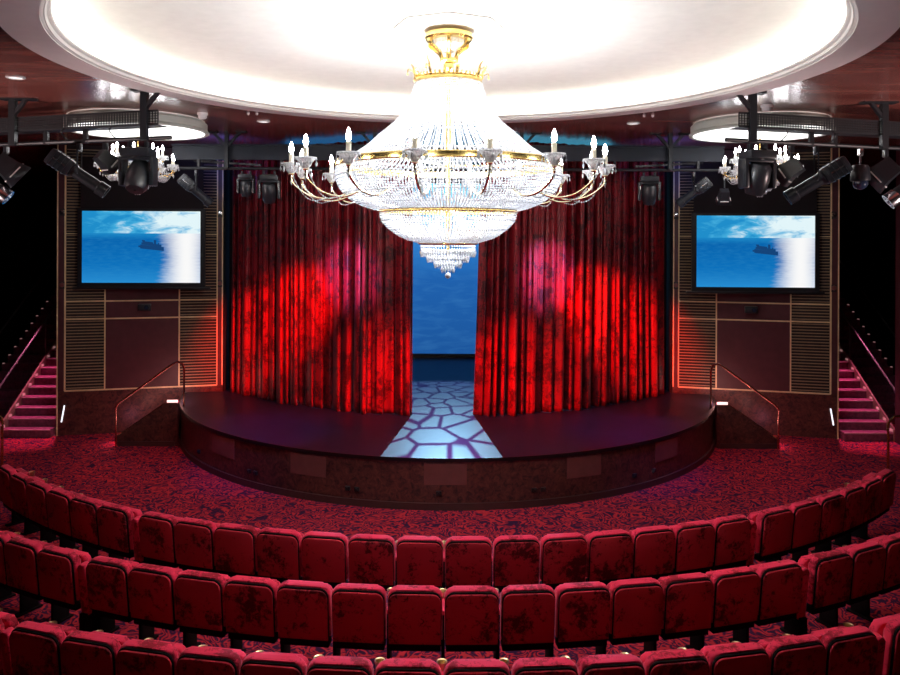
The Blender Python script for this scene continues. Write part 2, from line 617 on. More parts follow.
def make_curtain(x0, x1, seed, flare):
    rnd = random.Random(seed)
    bm = bmesh.new()
    nx, nz = 560, 46
    zt, zb = 6.3, SZ + 0.001
    ph = [rnd.uniform(0, 6.28) for _ in range(8)]
    cols = []
    L = abs(x1 - x0)
    warp = [0]
    for i in range(nx):
        warp.append(warp[-1] + 0.55 + 0.9 * (0.5 + 0.5 * math.sin(i * 0.057 + ph[0])) * (0.6 + 0.4 * math.sin(i * 0.023 + ph[1])))
    tot = warp[-1]
    nf = 25
    for j in range(nz + 1):
        v = j / nz                          # 0 top, 1 hem
        row = []
        for i in range(nx + 1):
            u = i / nx
            w = warp[i] / tot
            x = x0 + (x1 - x0) * u
            # gather the hem outwards / inwards a little
            x += flare * (v ** 1.6) * (u if flare else 0)
            y = cy(x)
            amp = (0.085 + 0.055 * v) * (0.8 + 0.4 * math.sin(w * 17 + ph[2]))
            f1 = math.sin(2 * PI * nf * w + ph[3] + 0.25 * math.sin(3 * v + ph[4] + 9 * w))
            f2 = math.sin(2 * PI * nf * 2.13 * w + ph[5] + v)
            f3 = math.sin(2 * PI * nf * 0.37 * w + ph[6])
            q = PI * nf * w + ph[3] + 0.25 * math.sin(3 * v + ph[4] + 9 * w)
            fold = 1 - 2 * abs(math.sin(q)) ** 0.8          # round crests, pinched valleys
            dy = amp * fold + 0.018 * f2 * (1 - 0.4 * v) + 0.06 * f3
            x += 0.03 * math.cos(2 * PI * nf * w + ph[3]) * (0.3 + 0.7 * v)
            z = zt + (zb - zt) * v
            if j == nz:
                z += 0.0015 * (1 + math.sin(2 * PI * nf * 0.5 * w + ph[7]))
            row.append(bm.verts.new((x, y + dy, z)))
        cols.append(row)
    for j in range(nz):
        for i in range(nx):
            bm.faces.new((cols[j][i], cols[j][i + 1], cols[j + 1][i + 1], cols[j + 1][i]))
    return bm


for x0, x1, sd, fl, lab in ((-4.93, -0.69, 3, 0.0, 'red crushed velvet stage curtain hanging below the lamp with a red glowing lens'),
                            (5.0, 0.66, 11, -0.11, 'red crushed velvet stage curtain on the right-side half, its inner hem flaring')):
    c = obj('stage_curtain', make_curtain(x0, x1, sd, fl), 'curtain', None, 180)
    sm = c.modifiers.new('thickness', 'SOLIDIFY')
    sm.thickness = 0.008
    tag(c, lab, 'curtain', 'stage curtains')


def make_leg(x0, x1, y0, y1):
    bm = bmesh.new()
    rows = []
    for j in range(2):
        row = []
        for i in range(61):
            u = i / 60
            row.append(bm.verts.new((x0 + (x1 - x0) * u, y0 + (y1 - y0) * u + 0.03 * math.sin(u * 38) + 0.015 * math.sin(u * 90), (6.3, SZ + 0.01)[j])))
        rows.append(row)
    for i in range(60):
        bm.faces.new((rows[0][i], rows[0][i + 1], rows[1][i + 1], rows[1][i]))
    return bm


for s, lab in ((-1, 'narrow black drape between red curtain and left-side panelled wall'), (1, 'narrow black drape between red curtain and right-side panelled wall')):
    c = obj('black_drape', make_leg(s * 5.1, s * 4.35, -0.62, -0.35), 'blackdrape', None, 180)
    c.modifiers.new('thickness', 'SOLIDIFY').thickness = 0.006
    tag(c, lab, 'curtain', 'black side drapes')


# ------------------------------------------------------------------ panelled side walls with the screens
def side_wall(s, nm):
    """local frame: x from the outer edge (0) towards the stage, y = depth behind the face, z up"""
    W = 3.47
    H = CEIL
    p0 = Vector((s * 8.54, -1.70, 0))
    p1 = Vector((s * 5.17, -0.90, 0))
    d = (p1 - p0).normalized()
    root = bpy.data.objects.new(nm, None)
    C.objects.link(root)
    root.location = p0
    # x axis along d when s<0 ; mirrored one keeps a right-handed frame by running from the stage edge outwards
    if s < 0:
        root.rotation_euler = (0, 0, math.atan2(d.y, d.x))
        X = lambda x: x
    else:
        root.location = p1
        root.rotation_euler = (0, 0, math.atan2(-d.y, -d.x))
        X = lambda x: W - x
    tag(root, 'panelled wall with gold trim and bronze slats behind the %s screen' % ('left-side' if s < 0 else 'right-side'), 'wall', kind='structure')

    def bx(bm, x0, x1, z0, z1, y0, y1, bev=0.0):
        a, b = sorted((X(x0), X(x1)))
        box(bm, ((a + b) / 2, (y0 + y1) / 2, (z0 + z1) / 2), (b - a, y1 - y0, z1 - z0), bev)
    zb = 0.97                       # top of the stone base
    bm = bmesh.new()
    bx(bm, 0, W, zb, H - .01, 0.03, 0.24)
    obj('wall_body', bm, 'slatback', root)
    bm = bmesh.new()
    bx(bm, 0, W, 0, zb, 0.0, 0.24)
    obj('stone_base', bm, 'marble', root)
    bm = bmesh.new()
    bx(bm, 0.0, 0.155, zb, H - .01, -0.012, 0.03)
    obj('pilaster', bm, 'maroon', root)
    bm = bmesh.new()
    bx(bm, W - 0.12, W, zb, H - .01, -0.012, 0.03)
    obj('pilaster', bm, 'maroon', root)
    xa, xb, xc, xd = 0.155, 0.97, 2.53, W - 0.12
    z1, z2 = 2.54, 2.93
    bm = bmesh.new()
    bx(bm, xb, xc, zb, H - .02, 0.005, 0.03)
    obj('centre_panel', bm, 'maroon', root)
    for a, b in ((xa, xb), (xc, xd)):
        for q0, q1 in ((zb, z1), (z1, z2), (z2, 4.42), (4.42, H - .05)):
            bm = bmesh.new()
            k = q0 + 0.045
            while k < q1 - 0.03:
                bx(bm, a, b, k, k + 0.018, 0.008, 0.032)
                k += 0.0665
            obj('slat_grille', bm, 'slat', root)
    bm = bmesh.new()
    for zz in (zb, z1, z2):
        bx(bm, xa, xd, zz - 0.015, zz + 0.015, -0.012, 0.03)
    for xx, t in ((0.006, H - .02), (xa, H - .02), (xb, 3.25), (xc, 3.25), (xd, H - .02), (W - 0.006, H - .02)):
        bx(bm, xx - 0.013, xx + 0.013, zb if xx > 0.01 else 0.0, t, -0.016, 0.03)
    for a, b in ((xa, xb), (xc, xd)):
        bx(bm, a, b, 4.41, 4.43, -0.005, 0.03)
    obj('gold_trim', bm, 'goldtrim', root)
    return root, X, W


walls = {}
for s, nm in ((-1, 'wall_stage_left'), (1, 'wall_stage_right')):
    side = 'left-side' if s < 0 else 'right-side'
    root, X, W = walls[s] = side_wall(s, nm)
    mw = Matrix.Translation(root.location) @ Matrix.Rotation(root.rotation_euler.z, 4, 'Z')
    rz = root.rotation_euler.z
    # screen: stands clear of the wall, facing the hall
    sc = at(141.5 if s < 0 else 755.5, 247 if s < 0 else 250.5, 16.45)
    sc.z = 4.135 if s < 0 else 4.09
    t = thing('projection_screen', 'large lit screen showing a ship at sea, on the %s panelled wall' % side, 'screen', (sc.x, sc.y, sc.z), rz * 0.2, 'ship screens')
    bm = bmesh.new()
    box(bm, (0, 0, 0), (SW, 0.012, SH))
    obj('display', bm, 'ship', t)
    bm = bmesh.new()
    for c, z in (((0, 0.02, -SH / 2 - 0.05), (SW + .2, 0.06, 0.1)), ((0, 0.02, SH / 2 + 0.03), (SW + .2, 0.06, 0.06)), ((-SW / 2 - 0.05, 0.02, 0), (0.1, 0.06, SH)), ((SW / 2 + 0.05, 0.02, 0), (0.1, 0.06, SH)), ((0, 0.04, 0), (SW + .1, 0.04, SH))):
        box(bm, c, z)
    obj('border', bm, 'black', t)
    bm = bmesh.new()
    box(bm, (0, 0.03, -SH / 2 - 0.12), (SW + .42, 0.1, 0.05), 0.01)
    obj('bottom_bar', bm, 'black', t)
    bm = bmesh.new()
    box(bm, (0, 0.04, SH / 2 + 0.62), (SW + .1, 0.03, 1.15))
    obj('masking_cloth', bm, 'blackdrape', t)
    bm = bmesh.new()
    bm.free()
    for q in (-0.9, 0.9):
        dq = 0.37 + (0.16 if q * s < 0 else -0.17)
        bm = bmesh.new()
        box(bm, (q, (0.06 + dq) / 2, 0), (0.08, dq - 0.06, 0.08))
        obj('wall_bracket', bm, 'black', t)
    # little black box under the screen
    p = mw @ Vector((X(1.80), -0.06, 2.78))
    t = thing('projector_box', 'small black box on the maroon panel under the %s screen' % side, 'projector', p, rz, 'boxes under the screens')
    bm = bmesh.new()
    box(bm, (0, 0, 0), (0.27, 0.13, 0.15), 0.015)
    obj('housing', bm, 'black', t)
    bm = bmesh.new()
    lathe(bm, [(0.001, 0.03), (0.04, 0.03), (0.05, 0.0)], 16, (0.05, -0.07, 0.0), Matrix.Rotation(PI / 2, 4, 'X'))
    obj('lens', bm, 'lens', t)
    # slanted marker lamp low on the outer edge
    p = mw @ Vector((X(0.13), -0.03, 0.48))
    t = thing('marker_light', 'slanted white light strip low on the %s stone base' % side, 'wall light', p, rz, 'slanted light strips')
    bm = bmesh.new()
    sl = 0.03 * (1 if s < 0 else -1)
    tube(bm, [(-sl, 0, -0.18), (sl, 0, 0.18)], 0.015, 8)
    obj('diffuser', bm, 'markerlight', t)
    bm = bmesh.new()
    tube(bm, [(-sl * 1.1, 0.022, -0.2), (sl * 1.1, 0.022, 0.2)], 0.018, 8)
    obj('mount', bm, 'black', t)
    # two round sensors on each pilaster
    for k, (xq, zq, wd) in enumerate(((0.10, 4.9, 'upper'), (0.10, 3.3, 'lower'), (W - 0.06, 4.9, 'upper'), (W - 0.06, 3.3, 'lower'))):
        p = mw @ Vector((X(xq), -0.02, zq))
        t = thing('wall_spotlight', '%s small round lamp on the %s pilaster of the %s wall' % (wd, 'outer' if xq < 1 else 'inner', side), 'wall lamp', p, rz, 'pilaster lamps')
        bm = bmesh.new()
        lathe(bm, [(0.001, 0.05), (0.045, 0.045), (0.055, 0.0)], 14, (0, 0, 0), Matrix.Rotation(PI / 2, 4, 'X'))
        obj('dome', bm, 'chrome' if wd == 'upper' else 'hatch', t)
        bm = bmesh.new()
        box(bm, (0, 0.008, -0.01), (0.1, 0.02, 0.16), 0.004)
        obj('plate', bm, 'black', t)

# ------------------------------------------------------------------ steps up to the stage
for s in (-1, 1):
    side = 'left-side' if s < 0 else 'right-side'
    t = thing('stage_steps', 'short flight of steps with copper handrail up to the %s end of the stage' % side, 'steps', (s * 6.89, -2.45, 0), 0, 'stage steps')
    K = lambda x: -s * x                     # local x grows towards the stage
    bm = bmesh.new()
    prism(bm, [(K(0), 0), (K(0), 0.19), (K(1.0), 0.885), (K(1.275), 0.885), (K(1.275), 0)], -0.03, 0.03, 0.006)
    obj('side_panel', bm, 'marble', t)
    bm = bmesh.new()
    tube(bm, [(K(0.0), 0.0, 0.195), (K(1.0), 0.0, 0.89), (K(1.26), 0.0, 0.89)], 0.014, 6)  # copper bar stands for pink light on the panel's top edge
    obj('lit_edge_strip', bm, 'copper', t)
    bm = bmesh.new()
    box(bm, (K(0.61), -0.035, 0.05), (1.2, 0.02, 0.1))
    obj('skirting', bm, 'kick', t)
    for k in range(5):
        bm = bmesh.new()
        x0, x1 = 0.02 + k * 0.27, (0.02 + (k + 1) * 0.27 if k < 4 else 1.34)
        x1 = min(x1, 1.34)
        near, far = [], []
        for q in range(9):
            yy = 0.04 + 0.98 * q / 8
            lim = 6.89 - math.sqrt(6.11 ** 2 - (yy - 2.45) ** 2)
            near.append((K(min(x0, lim - 0.004)), yy))
            far.append((K(min(x1, lim)), yy))
        slab(bm, near + far[::-1], 0.0, (k + 1) * 0.166)
        obj('step', bm, 'treads', t)
    bm = bmesh.new()
    pts = [(K(0.0), -0.045, 0.0), (K(0.0), -0.045, 0.80), (K(0.02), -0.045, 0.86), (K(0.08), -0.045, 0.92), (K(1.18), -0.045, 1.72), (K(1.27), -0.045, 1.765), (K(1.37), -0.045, 1.73), (K(1.41), -0.045, 1.62), (K(1.41), -0.045, 0.835)]
    tube(bm, pts, 0.024, 10)
    obj('handrail', bm, 'copper', t)
    bm = bmesh.new()
    tube(bm, [(K(0.0), 0.05, 0.15), (K(1.0), 0.05, 0.835), (K(1.25), 0.05, 0.845)], 0.010, 6)
    obj('light_strip', bm, 'pinkled', t)
    bm = bmesh.new()
    box(bm, (K(1.13), 0.06, 0.915), (0.22, 0.02, 0.055))  # glowing box stands in for the lit patch by the landing
    obj('landing_glow', bm, 'landing_patch', t)

# ------------------------------------------------------------------ aisle stairs at both sides
for s in (-1, 1):
    side = 'left-side' if s < 0 else 'right-side'
    t = thing('aisle_stairs', 'pink-lit carpeted stairs rising behind the %s panelled wall' % side, 'stairs', (s * 9.13, -1.86, 0), 0, 'aisle stairs')
    for k in range(16):
        bm = bmesh.new()
        box(bm, (0, (k + 0.5) * 0.262, (k + 1) * 0.177 - 0.12 if k else 0.0885), (1.06, 0.262, 0.24 if k else 0.177), 0.008)
        st_ = obj('step', bm, 'treads', t)
        bm = bmesh.new()
        box(bm, (0, k * 0.262 - 0.004, (k + 1) * 0.177 - 0.012), (1.06, 0.022, 0.026), 0.005)
        obj('nosing', bm, 'nosing', st_)
    bm = bmesh.new()
    xs = s * 0.55
    prof = [(-0.02, 0.0), (-0.02, 0.25), (4.2, 3.06), (4.2, 2.7), (0.2, 0.0)]
    a = [bm.verts.new((xs - 0.02, y, z)) for y, z in prof]
    b = [bm.verts.new((xs + 0.02, y, z)) for y, z in prof]
    bm.faces.new(a)
    bm.faces.new(b[::-1])
    for k in range(5):
        bm.faces.new((a[k], a[(k + 1) % 5], b[(k + 1) % 5], b[k]))
    obj('stringer', bm, 'stringer', t)
    bm = bmesh.new()
    xr = s * 0.60
    tube(bm, [(xr, -0.02, 0.2), (xr, -0.02, 0.98), (xr, 0.1, 1.12), (xr, 4.0, 3.72)], 0.022, 8)
    tube(bm, [(xr, 1.9, 1.4), (xr, 1.9, 2.32)], 0.016, 8)
    obj('handrail', bm, 'railsteel', t)
    for k in range(12):
        bm = bmesh.new()
        box(bm, (xs - s * 0.03, k * 0.262 + 0.06, (k + 1) * 0.177 + 0.045), (0.016, 0.10, 0.05))
        obj('step_lamp', bm, 'dimled', t)
    # the outer, unlit flight
    t2 = thing('outer_stairs', 'unlit dark stairs beside the pink-lit flight at the %s aisle' % side, 'stairs', (s * 10.62, -0.1, 0), 0, 'outer stairs')
    for k in range(17):
        bm = bmesh.new()
        box(bm, (0, (k + 0.5) * 0.262, (k + 1) * 0.177 - 0.12 if k else 0.0885), (1.72, 0.262, 0.24 if k else 0.177), 0.008)
        obj('step', bm, 'treads', t2)
    for k in range(14):
        bm = bmesh.new()
        box(bm, (s * 0.84, k * 0.262 + 0.05, (k + 1) * 0.177 + 0.012), (0.03, 0.06, 0.022))
        obj('step_lamp', bm, 'dimled', t2)
    bm = bmesh.new()
    xr = s * 0.9
    tube(bm, [(xr, 0.0, 0.0), (xr, 0.0, 1.0), (xr, 4.3, 3.9)], 0.02, 8)
    obj('handrail', bm, 'railsteel', t2)
    # handrail at the end of the front seat row
    hx = at(3 if s < 0 else 889, 470, 14.2)
    t = thing('aisle_handrail', 'curved brass handrail at the %s end of the front seat row' % side, 'handrail', (hx.x, hx.y, 0), 0, 'aisle handrails')
    bm = bmesh.new()
    tube(bm, sub([(0, 0, 0.0), (0, 0, 0.62), (s * 0.0, 0, 0.86), (s * 0.08, 0, 0.98), (s * 0.22, 0, 1.02), (s * 1.1, 0.1, 1.04)]), 0.024, 8)
    obj('rail', bm, 'gold', t)
    bm = bmesh.new()
    tube(bm, [(s * 0.95, 0.085, 0), (s * 0.95, 0.085, 1.03)], 0.02, 8)
    obj('post', bm, 'gold', t)
    bm = bmesh.new()
    lathe(bm, [(0.06, 0), (0.06, 0.015), (0.025, 0.03)], 12)
    obj('base_plate', bm, 'copper', t)

# column at the far right
bm = bmesh.new()
c = at(907, 300, 15.9)
box(bm, (c.x + 0.16, c.y, 3.18), (0.5, 0.5, 6.36))
box(bm, (c.x - 0.085, c.y - 0.25, 3.18), (0.025, 0.03, 6.36))
struct('trim_3', bm, 'maroon', 'maroon column at the edge of the right-side aisle stairs', 'column')
bm = bmesh.new()
box(bm, (c.x - 0.1, c.y - 0.262, 3.18), (0.02, 0.02, 6.35))
struct('trim_4', bm, 'goldtrim', 'gold edge strip on the maroon column', 'trim')

# ------------------------------------------------------------------ seats
def outline(w, z0, z1, r, n=6):
    """rectangle with rounded top corners, (x, z)"""
    o = [(-w / 2, z0), (w / 2, z0)]
    for k in range(n + 1):
        a = PI / 2 * k / n
        o.append((w / 2 - r + r * math.cos(a), z1 - r + r * math.sin(a)))
    for k in range(n + 1):
        a = PI / 2 + PI / 2 * k / n
        o.append((-w / 2 + r + r * math.cos(a), z1 - r + r * math.sin(a)))
    return o


def lean(bm, ang=-0.10, z0=0.42):
    for v in bm.verts:
        y, z = v.co.y, v.co.z - z0
        v.co.y = y * math.cos(ang) + z * math.sin(ang)
        v.co.z = z0 + z * math.cos(ang) - y * math.sin(ang)


def make_seat():
    root = thing('theatre_seat', '', 'theatre seat', group='red theatre seats')
    bm = bmesh.new()
    prism(bm, outline(0.53, 0.44, 0.957, 0.085), -0.035, 0.055, 0.026, 3)
    lean(bm)
    obj('backrest', bm, 'seatpad', root, 50)
    bm = bmesh.new()
    prism(bm, outline(0.516, 0.40, 0.944, 0.08), -0.058, -0.034, 0.006)  # black sheet added to draw the shadow line round the back panel
    lean(bm)
    obj('shadow_line_shell', bm, 'seatshell', root)
    bm = bmesh.new()
    prism(bm, outline(0.505, 0.425, 0.932, 0.075), -0.078, -0.055, 0.008)
    lean(bm)
    obj('back_panel', bm, 'seatback', root, 50)
    bm = bmesh.new()
    prism(bm, outline(0.46, 0.42, 0.86, 0.06), 0.10, 0.19, 0.025, 3)
    obj('seat_cushion', bm, 'seatpad', root, 50)
    bm = bmesh.new()
    box(bm, (-0.275, 0.245, 0.655), (0.05, 0.35, 0.05), 0.015)
    ar = obj('armrest', bm, 'seatpad', root, 50)
    bm = bmesh.new()
    lathe(bm, [(0.035, 0.66), (0.04, 0.725), (0.046, 0.73), (0.046, 0.74), (0.036, 0.735), (0.03, 0.69), (0.001, 0.685)], 14, (-0.275, 0.37, 0))
    cu = obj('cup_holder', bm, 'brass', ar, 40)
    bm = bmesh.new()
    box(bm, (-0.275, 0.20, 0.32), (0.035, 0.22, 0.64), 0.01)
    box(bm, (-0.275, 0.18, 0.012), (0.08, 0.34, 0.024), 0.006)
    obj('leg', bm, 'seatshell', root)
    bm = bmesh.new()
    box(bm, (0, 0.02, 0.36), (0.5, 0.12, 0.06), 0.01)
    obj('support_beam', bm, 'seatshell', root)
    return root


ORD = 'first second third fourth fifth sixth seventh eighth ninth tenth eleventh twelfth thirteenth fourteenth fifteenth'.split()
seat0 = make_seat()
first = True
PITCH, GAP = 0.55, 0.17
rows = ((9.52, 13, 'front row'), (10.74, 10, 'middle row'), (12.03, 8, 'rear row'))
for R, nmax, rname in rows:
    ks = [k for k in range(-nmax, nmax)]         # seat k lies between gap k and gap k+1
    for k in ks:
        sarc = (k + 0.5) * PITCH - 0.03
        if k >= 7:
            sarc += GAP
        if k < -7:
            sarc -= GAP
        th = sarc / R
        loc = (R * math.sin(th), -R * math.cos(th), 0)
        if first:
            o = seat0
            first = False
        else:
            o = copy_tree(seat0)
        o.location = loc
        o.rotation_euler = (0, 0, th)
        if k >= 0:
            o['label'] = 'red velvet seat, %s, %s from the middle toward the right-side aisle' % (rname, ORD[k])
        else:
            o['label'] = 'red velvet seat, %s, %s from the middle toward the left-side aisle' % (rname, ORD[-k - 1])
    # upholstered end panel in the corner gap of the row
    for sgn in (-1, 1):
        sarc = sgn * (7 * PITCH + GAP / 2) - 0.03 - 0.015
        th = sarc / R
        t = thing('row_end_panel', 'slim red end panel in the %s bend of the seats, %s' % ('left-side' if sgn < 0 else 'right-side', rname), 'seat end panel', (R * math.sin(th), -R * math.cos(th), 0), th, 'seat row end panels')
        bm = bmesh.new()
        prism(bm, outline(0.10, 0.30, 0.86, 0.04), -0.03, 0.06, 0.015)
        lean(bm)
        obj('pad', bm, 'seatpad', t, 50)
        bm = bmesh.new()
        box(bm, (0, 0.05, 0.16), (0.09, 0.2, 0.32), 0.01)
        obj('foot', bm, 'seatshell', t)

# ------------------------------------------------------------------ the great chandelier
PX = 8.3 / F
Y0 = DY


def cz(y):
    k = [(0, 6.0), (62, 6.0), (80, 4.5), (160, 3.0), (180, 2.0), (205, 0.0), (400, 0.0)]
    for (a, p), (b, q) in zip(k, k[1:]):
        if a <= y <= b:
            return CAMZ + (237 - y - p - (q - p) * (y - a) / (b - a)) * PX




def curve_pts(prof, step):
    """points evenly spaced on the polyline prof [(r, z)]"""
    P = sub([(r, 0, z) for r, z in prof])
    out = [P[0]]
    acc = 0
    for a, b in zip(P, P[1:]):
        L = (b - a).length
        t = step - acc
        while t <= L:
            out.append(a + (b - a) * (t / L))
            t += step
        acc = L - (t - step)
    return [(p.x, p.z) for p in out]


ch = thing('chandelier', 'huge glowing crystal chandelier with gold rings and candle arms under the dome', 'chandelier', (0, Y0, 0))


def strands(name, prof, n, r, step, swag=()):
    bm = bmesh.new()
    pts = curve_pts(prof, step)
    rnd = random.Random(5)
    for k in range(n):
        a = 2 * PI * k / n
        for rr, z in pts:
            bead(bm, (rr * math.cos(a), rr * math.sin(a), z), r * rnd.uniform(0.85, 1.15), r * 1.25)
    for rr, z in swag:
        m = int(2 * PI * rr / 0.03)
        for k in range(m):
            a = 2 * PI * k / m
            bead(bm, (rr * math.cos(a), rr * math.sin(a), z), 0.013)
    return obj(name, bm, 'crystal', ch, None)


up = [(r * PX, cz(y)) for r, y in ((33, 80), (37, 92), (44, 107), (54, 120), (69, 133), (83, 146), (97, 155), (110, 161))]
strands('bead_skirt', up, 112, 0.0125, 0.033, [(r * PX, cz(y)) for r, y in ((38, 94), (48, 113), (70, 134), (97, 155))])
mid = [(r * PX, cz(y)) for r, y in ((111, 167), (112, 175), (107, 188), (97, 199), (84, 206), (69, 210))]
strands('bead_bowl', mid, 190, 0.0135, 0.033, [(r * PX, cz(y)) for r, y in ((112, 176), (103, 193), (88, 204))])
low = [(r * PX, cz(y)) for r, y in ((68, 213), (66, 221), (57, 230), (46, 237), (30, 242))]
strands('bead_bowl', low, 124, 0.0135, 0.031, [(r * PX, cz(y)) for r, y in ((66, 220), (56, 230))])


def ring(name, r, y0, y1, t, mat='gold'):
    bm = bmesh.new()
    a, b = cz(y1), cz(y0)
    lathe(bm, [(r - t, a), (r, a), (r + 0.008, a + 0.01), (r + 0.004, (a + b) / 2), (r + 0.008, b - 0.01), (r, b), (r - t, b), (r - t, a)], 96)
    if name == 'crown_ring':
        for k in range(48):
            q = 2 * PI * k / 48
            ball(bm, ((r + .006) * math.cos(q), (r + .006) * math.sin(q), b + 0.012), 0.016, 1)
    return obj(name, bm, mat, ch)


ring('crown_ring', 33 * PX, 74, 80, 0.02)
ring('main_ring', 112 * PX, 159.5, 166, 0.03)
ring('lower_ring', 68.5 * PX, 209, 213, 0.03)
ring('bottom_ring', 29 * PX, 242, 244.5, 0.02)
# canopy, bracket and stem
bm = bmesh.new()
lathe(bm, [(0.62, 6.689), (0.62, 6.675), (0.5, 6.66), (0.05, 6.66)], 8)
obj('ceiling_rose', bm, 'plaster', ch)
bm = bmesh.new()
lathe(bm, [(0.02, cz(28)), (0.24, cz(28)), (0.265, cz(29)), (0.27, cz(33)), (0.255, cz(35)), (0.2, cz(35)), (0.02, cz(34))], 40)
for k in range(6):
    a = 2 * PI * (k + 0.5) / 6
    c, s_ = math.cos(a), math.sin(a)
    tube(bm, sub([(r * c, r * s_, cz(y)) for r, y in ((0.25, 35), (0.235, 39), (0.17, 43), (0.11, 48), (0.085, 54))]), 0.02, 6)
lathe(bm, [(0.03, cz(53)), (0.1, cz(53)), (0.1, cz(55.5)), (0.07, cz(57)), (0.03, cz(57))], 24)
obj('canopy', bm, 'gold', ch)
bm = bmesh.new()
lathe(bm, [(0.02, cz(34)), (0.17, cz(34.5)), (0.16, cz(39)), (0.1, cz(45)), (0.02, cz(48))], 24)
obj('canopy_lamp', bm, 'crystal', ch)
bm = bmesh.new()
lathe(bm, [(0.012, 6.665), (0.03, 6.66), (0.03, cz(57)), (0.055, cz(58)), (0.06, cz(62)), (0.045, cz(66)), (0.06, cz(71)), (0.07, cz(74)), (0.04, cz(78)), (0.03, cz(90)), (0.03, cz(200)), (0.02, cz(250)), (0.001, cz(256))], 20)
for k in range(6):
    a = 2 * PI * k / 6
    for r, y in (((33, 77),) if k % 2 else ((33, 77), (111, 163), (68, 211))):
        tube(bm, [(0.02 * math.cos(a), 0.02 * math.sin(a), cz(y)), ((r - 1) * PX * math.cos(a), (r - 1) * PX * math.sin(a), cz(y))], 0.008, 5)
    tube(bm, [(28 * PX * math.cos(a), 28 * PX * math.sin(a), cz(243)), (0.0, 0.0, cz(238))], 0.006, 5)
obj('stem', bm, 'gold', ch)
# gold leaf sprays on the crown
for k in range(8):
    a = 2 * PI * (k + 0.3) / 8
    c, s_ = math.cos(a), math.sin(a)
    bm = bmesh.new()
    tube(bm, sub([(r * c, r * s_, cz(y)) for r, y in ((0.36, 76), (0.385, 69), (0.40, 63), (0.43, 60))]), [0.014] * 6 + [0.012] * 6 + [0.007] * 7, 6)
    tube(bm, sub([(r * c, r * s_, cz(y)) for r, y in ((0.385, 69), (0.45, 66), (0.46, 69))]), 0.006, 5)
    bead(bm, (0.46 * c, 0.46 * s_, cz(71)), 0.012, 0.022)
    bead(bm, (0.43 * c, 0.43 * s_, cz(58.5)), 0.012, 0.022)
    obj('crown_leaf', bm, 'gold', ch)
# tiered drop
for k, (r, y, dy) in enumerate(((27.2, 244.5, 11), (20.5, 250.5, 10.5), (13.2, 256, 10.5), (6.2, 261.5, 10))):
    bm = bmesh.new()
    m = max(8, int(r * 2.3))
    torus(bm, r * PX, 0.006, cz(y), 32, 5)
    for j in range(m):
        a = 2 * PI * (j + 0.5 * (k % 2)) / m
        x, yy = r * PX * math.cos(a), r * PX * math.sin(a)
        bead(bm, (x, yy, cz(y + 2)), 0.011)
        bead(bm, (x, yy, cz(y + 2 + dy * 0.55)), 0.0155, dy * 0.45 * PX)
    obj('pendant_tier', bm, 'crystal', ch, None)
bm = bmesh.new()
ball(bm, (0, 0, cz(275.5)), 0.035, 2)
tube(bm, [(0, 0, cz(255)), (0, 0, cz(273))], 0.005, 5)
obj('finial', bm, 'crystal', ch)


def make_arm(bm_arm, bm_cup, bm_can, bm_bulb, bm_pen, s=1.0, R=1.70, zc=None, r0=1.06, z0=None, zd=None):
    zc = zc if zc is not None else cz(175.5)
    z0 = z0 if z0 is not None else cz(192)
    zd = zd if zd is not None else cz(200)
    tube(bm_arm, sub([(r0, 0, z0), (r0 + (R - r0) * 0.35, 0, zd), (r0 + (R - r0) * 0.7, 0, zd + 0.03 * s), (R - 0.02 * s, 0, zd + (zc - zd) * 0.6), (R, 0, zc)]), 0.013 * s, 6)
    lathe(bm_arm, [(0.001, -0.02 * s), (0.03 * s, 0), (0.02 * s, 0.02 * s)], 10, (R, 0, zc))
    lathe(bm_cup, [(0.03 * s, 0.0), (0.055 * s, 0.03 * s), (0.06 * s, 0.06 * s), (0.105 * s, 0.105 * s), (0.112 * s, 0.108 * s), (0.065 * s, 0.055 * s), (0.03 * s, 0.012 * s)], 12, (R, 0, zc + 0.01))
    lathe(bm_can, [(0.025 * s, 0.02 * s), (0.025 * s, 0.215 * s), (0.001, 0.22 * s)], 10, (R, 0, zc))
    lathe(bm_bulb, [(0.002, 0.215 * s), (0.022 * s, 0.24 * s), (0.027 * s, 0.27 * s), (0.018 * s, 0.31 * s), (0.004 * s, 0.345 * s)], 10, (R, 0, zc))
    for k in range(8):
        a = 2 * PI * k / 8
        x, y = R + 0.11 * s * math.cos(a), 0.11 * s * math.sin(a)
        bead(bm_pen, (x, y, zc + 0.095 * s), 0.009 * s)
        bead(bm_pen, (x, y, zc + 0.055 * s), 0.013 * s, 0.03 * s)
    lathe(bm_pen, [(0.108 * s, 0.098 * s), (0.113 * s, 0.104 * s), (0.113 * s, 0.095 * s), (0.108 * s, 0.098 * s)], 16, (R, 0, zc))
    for k in range(8):
        a = 2 * PI * k / 8
        x, y = R + 0.11 * s * math.cos(a), 0.11 * s * math.sin(a)
        tube(bm_pen, [(x, y, zc + 0.1 * s), (x, y, zc + 0.04 * s)], 0.003 * s, 3)
    wire = []
    # bead chain drooping from the cup back to the arm
    for k in range(15):
        t = k / 14
        x = R - 0.02 * s + (r0 + (R - r0) * 0.45 - R) * t
        wire.append((x, 0.03 * s, zc - 0.03 * s + (zd - zc + 0.03) * t - 0.17 * s * math.sin(PI * t) * (1 - t * 0.5)))
        bead(bm_pen, wire[-1], 0.011 * s)
    tube(bm_pen, wire, 0.0035 * s, 3)
    bead(bm_pen, (R, 0, zc - 0.08 * s), 0.016 * s, 0.05 * s)


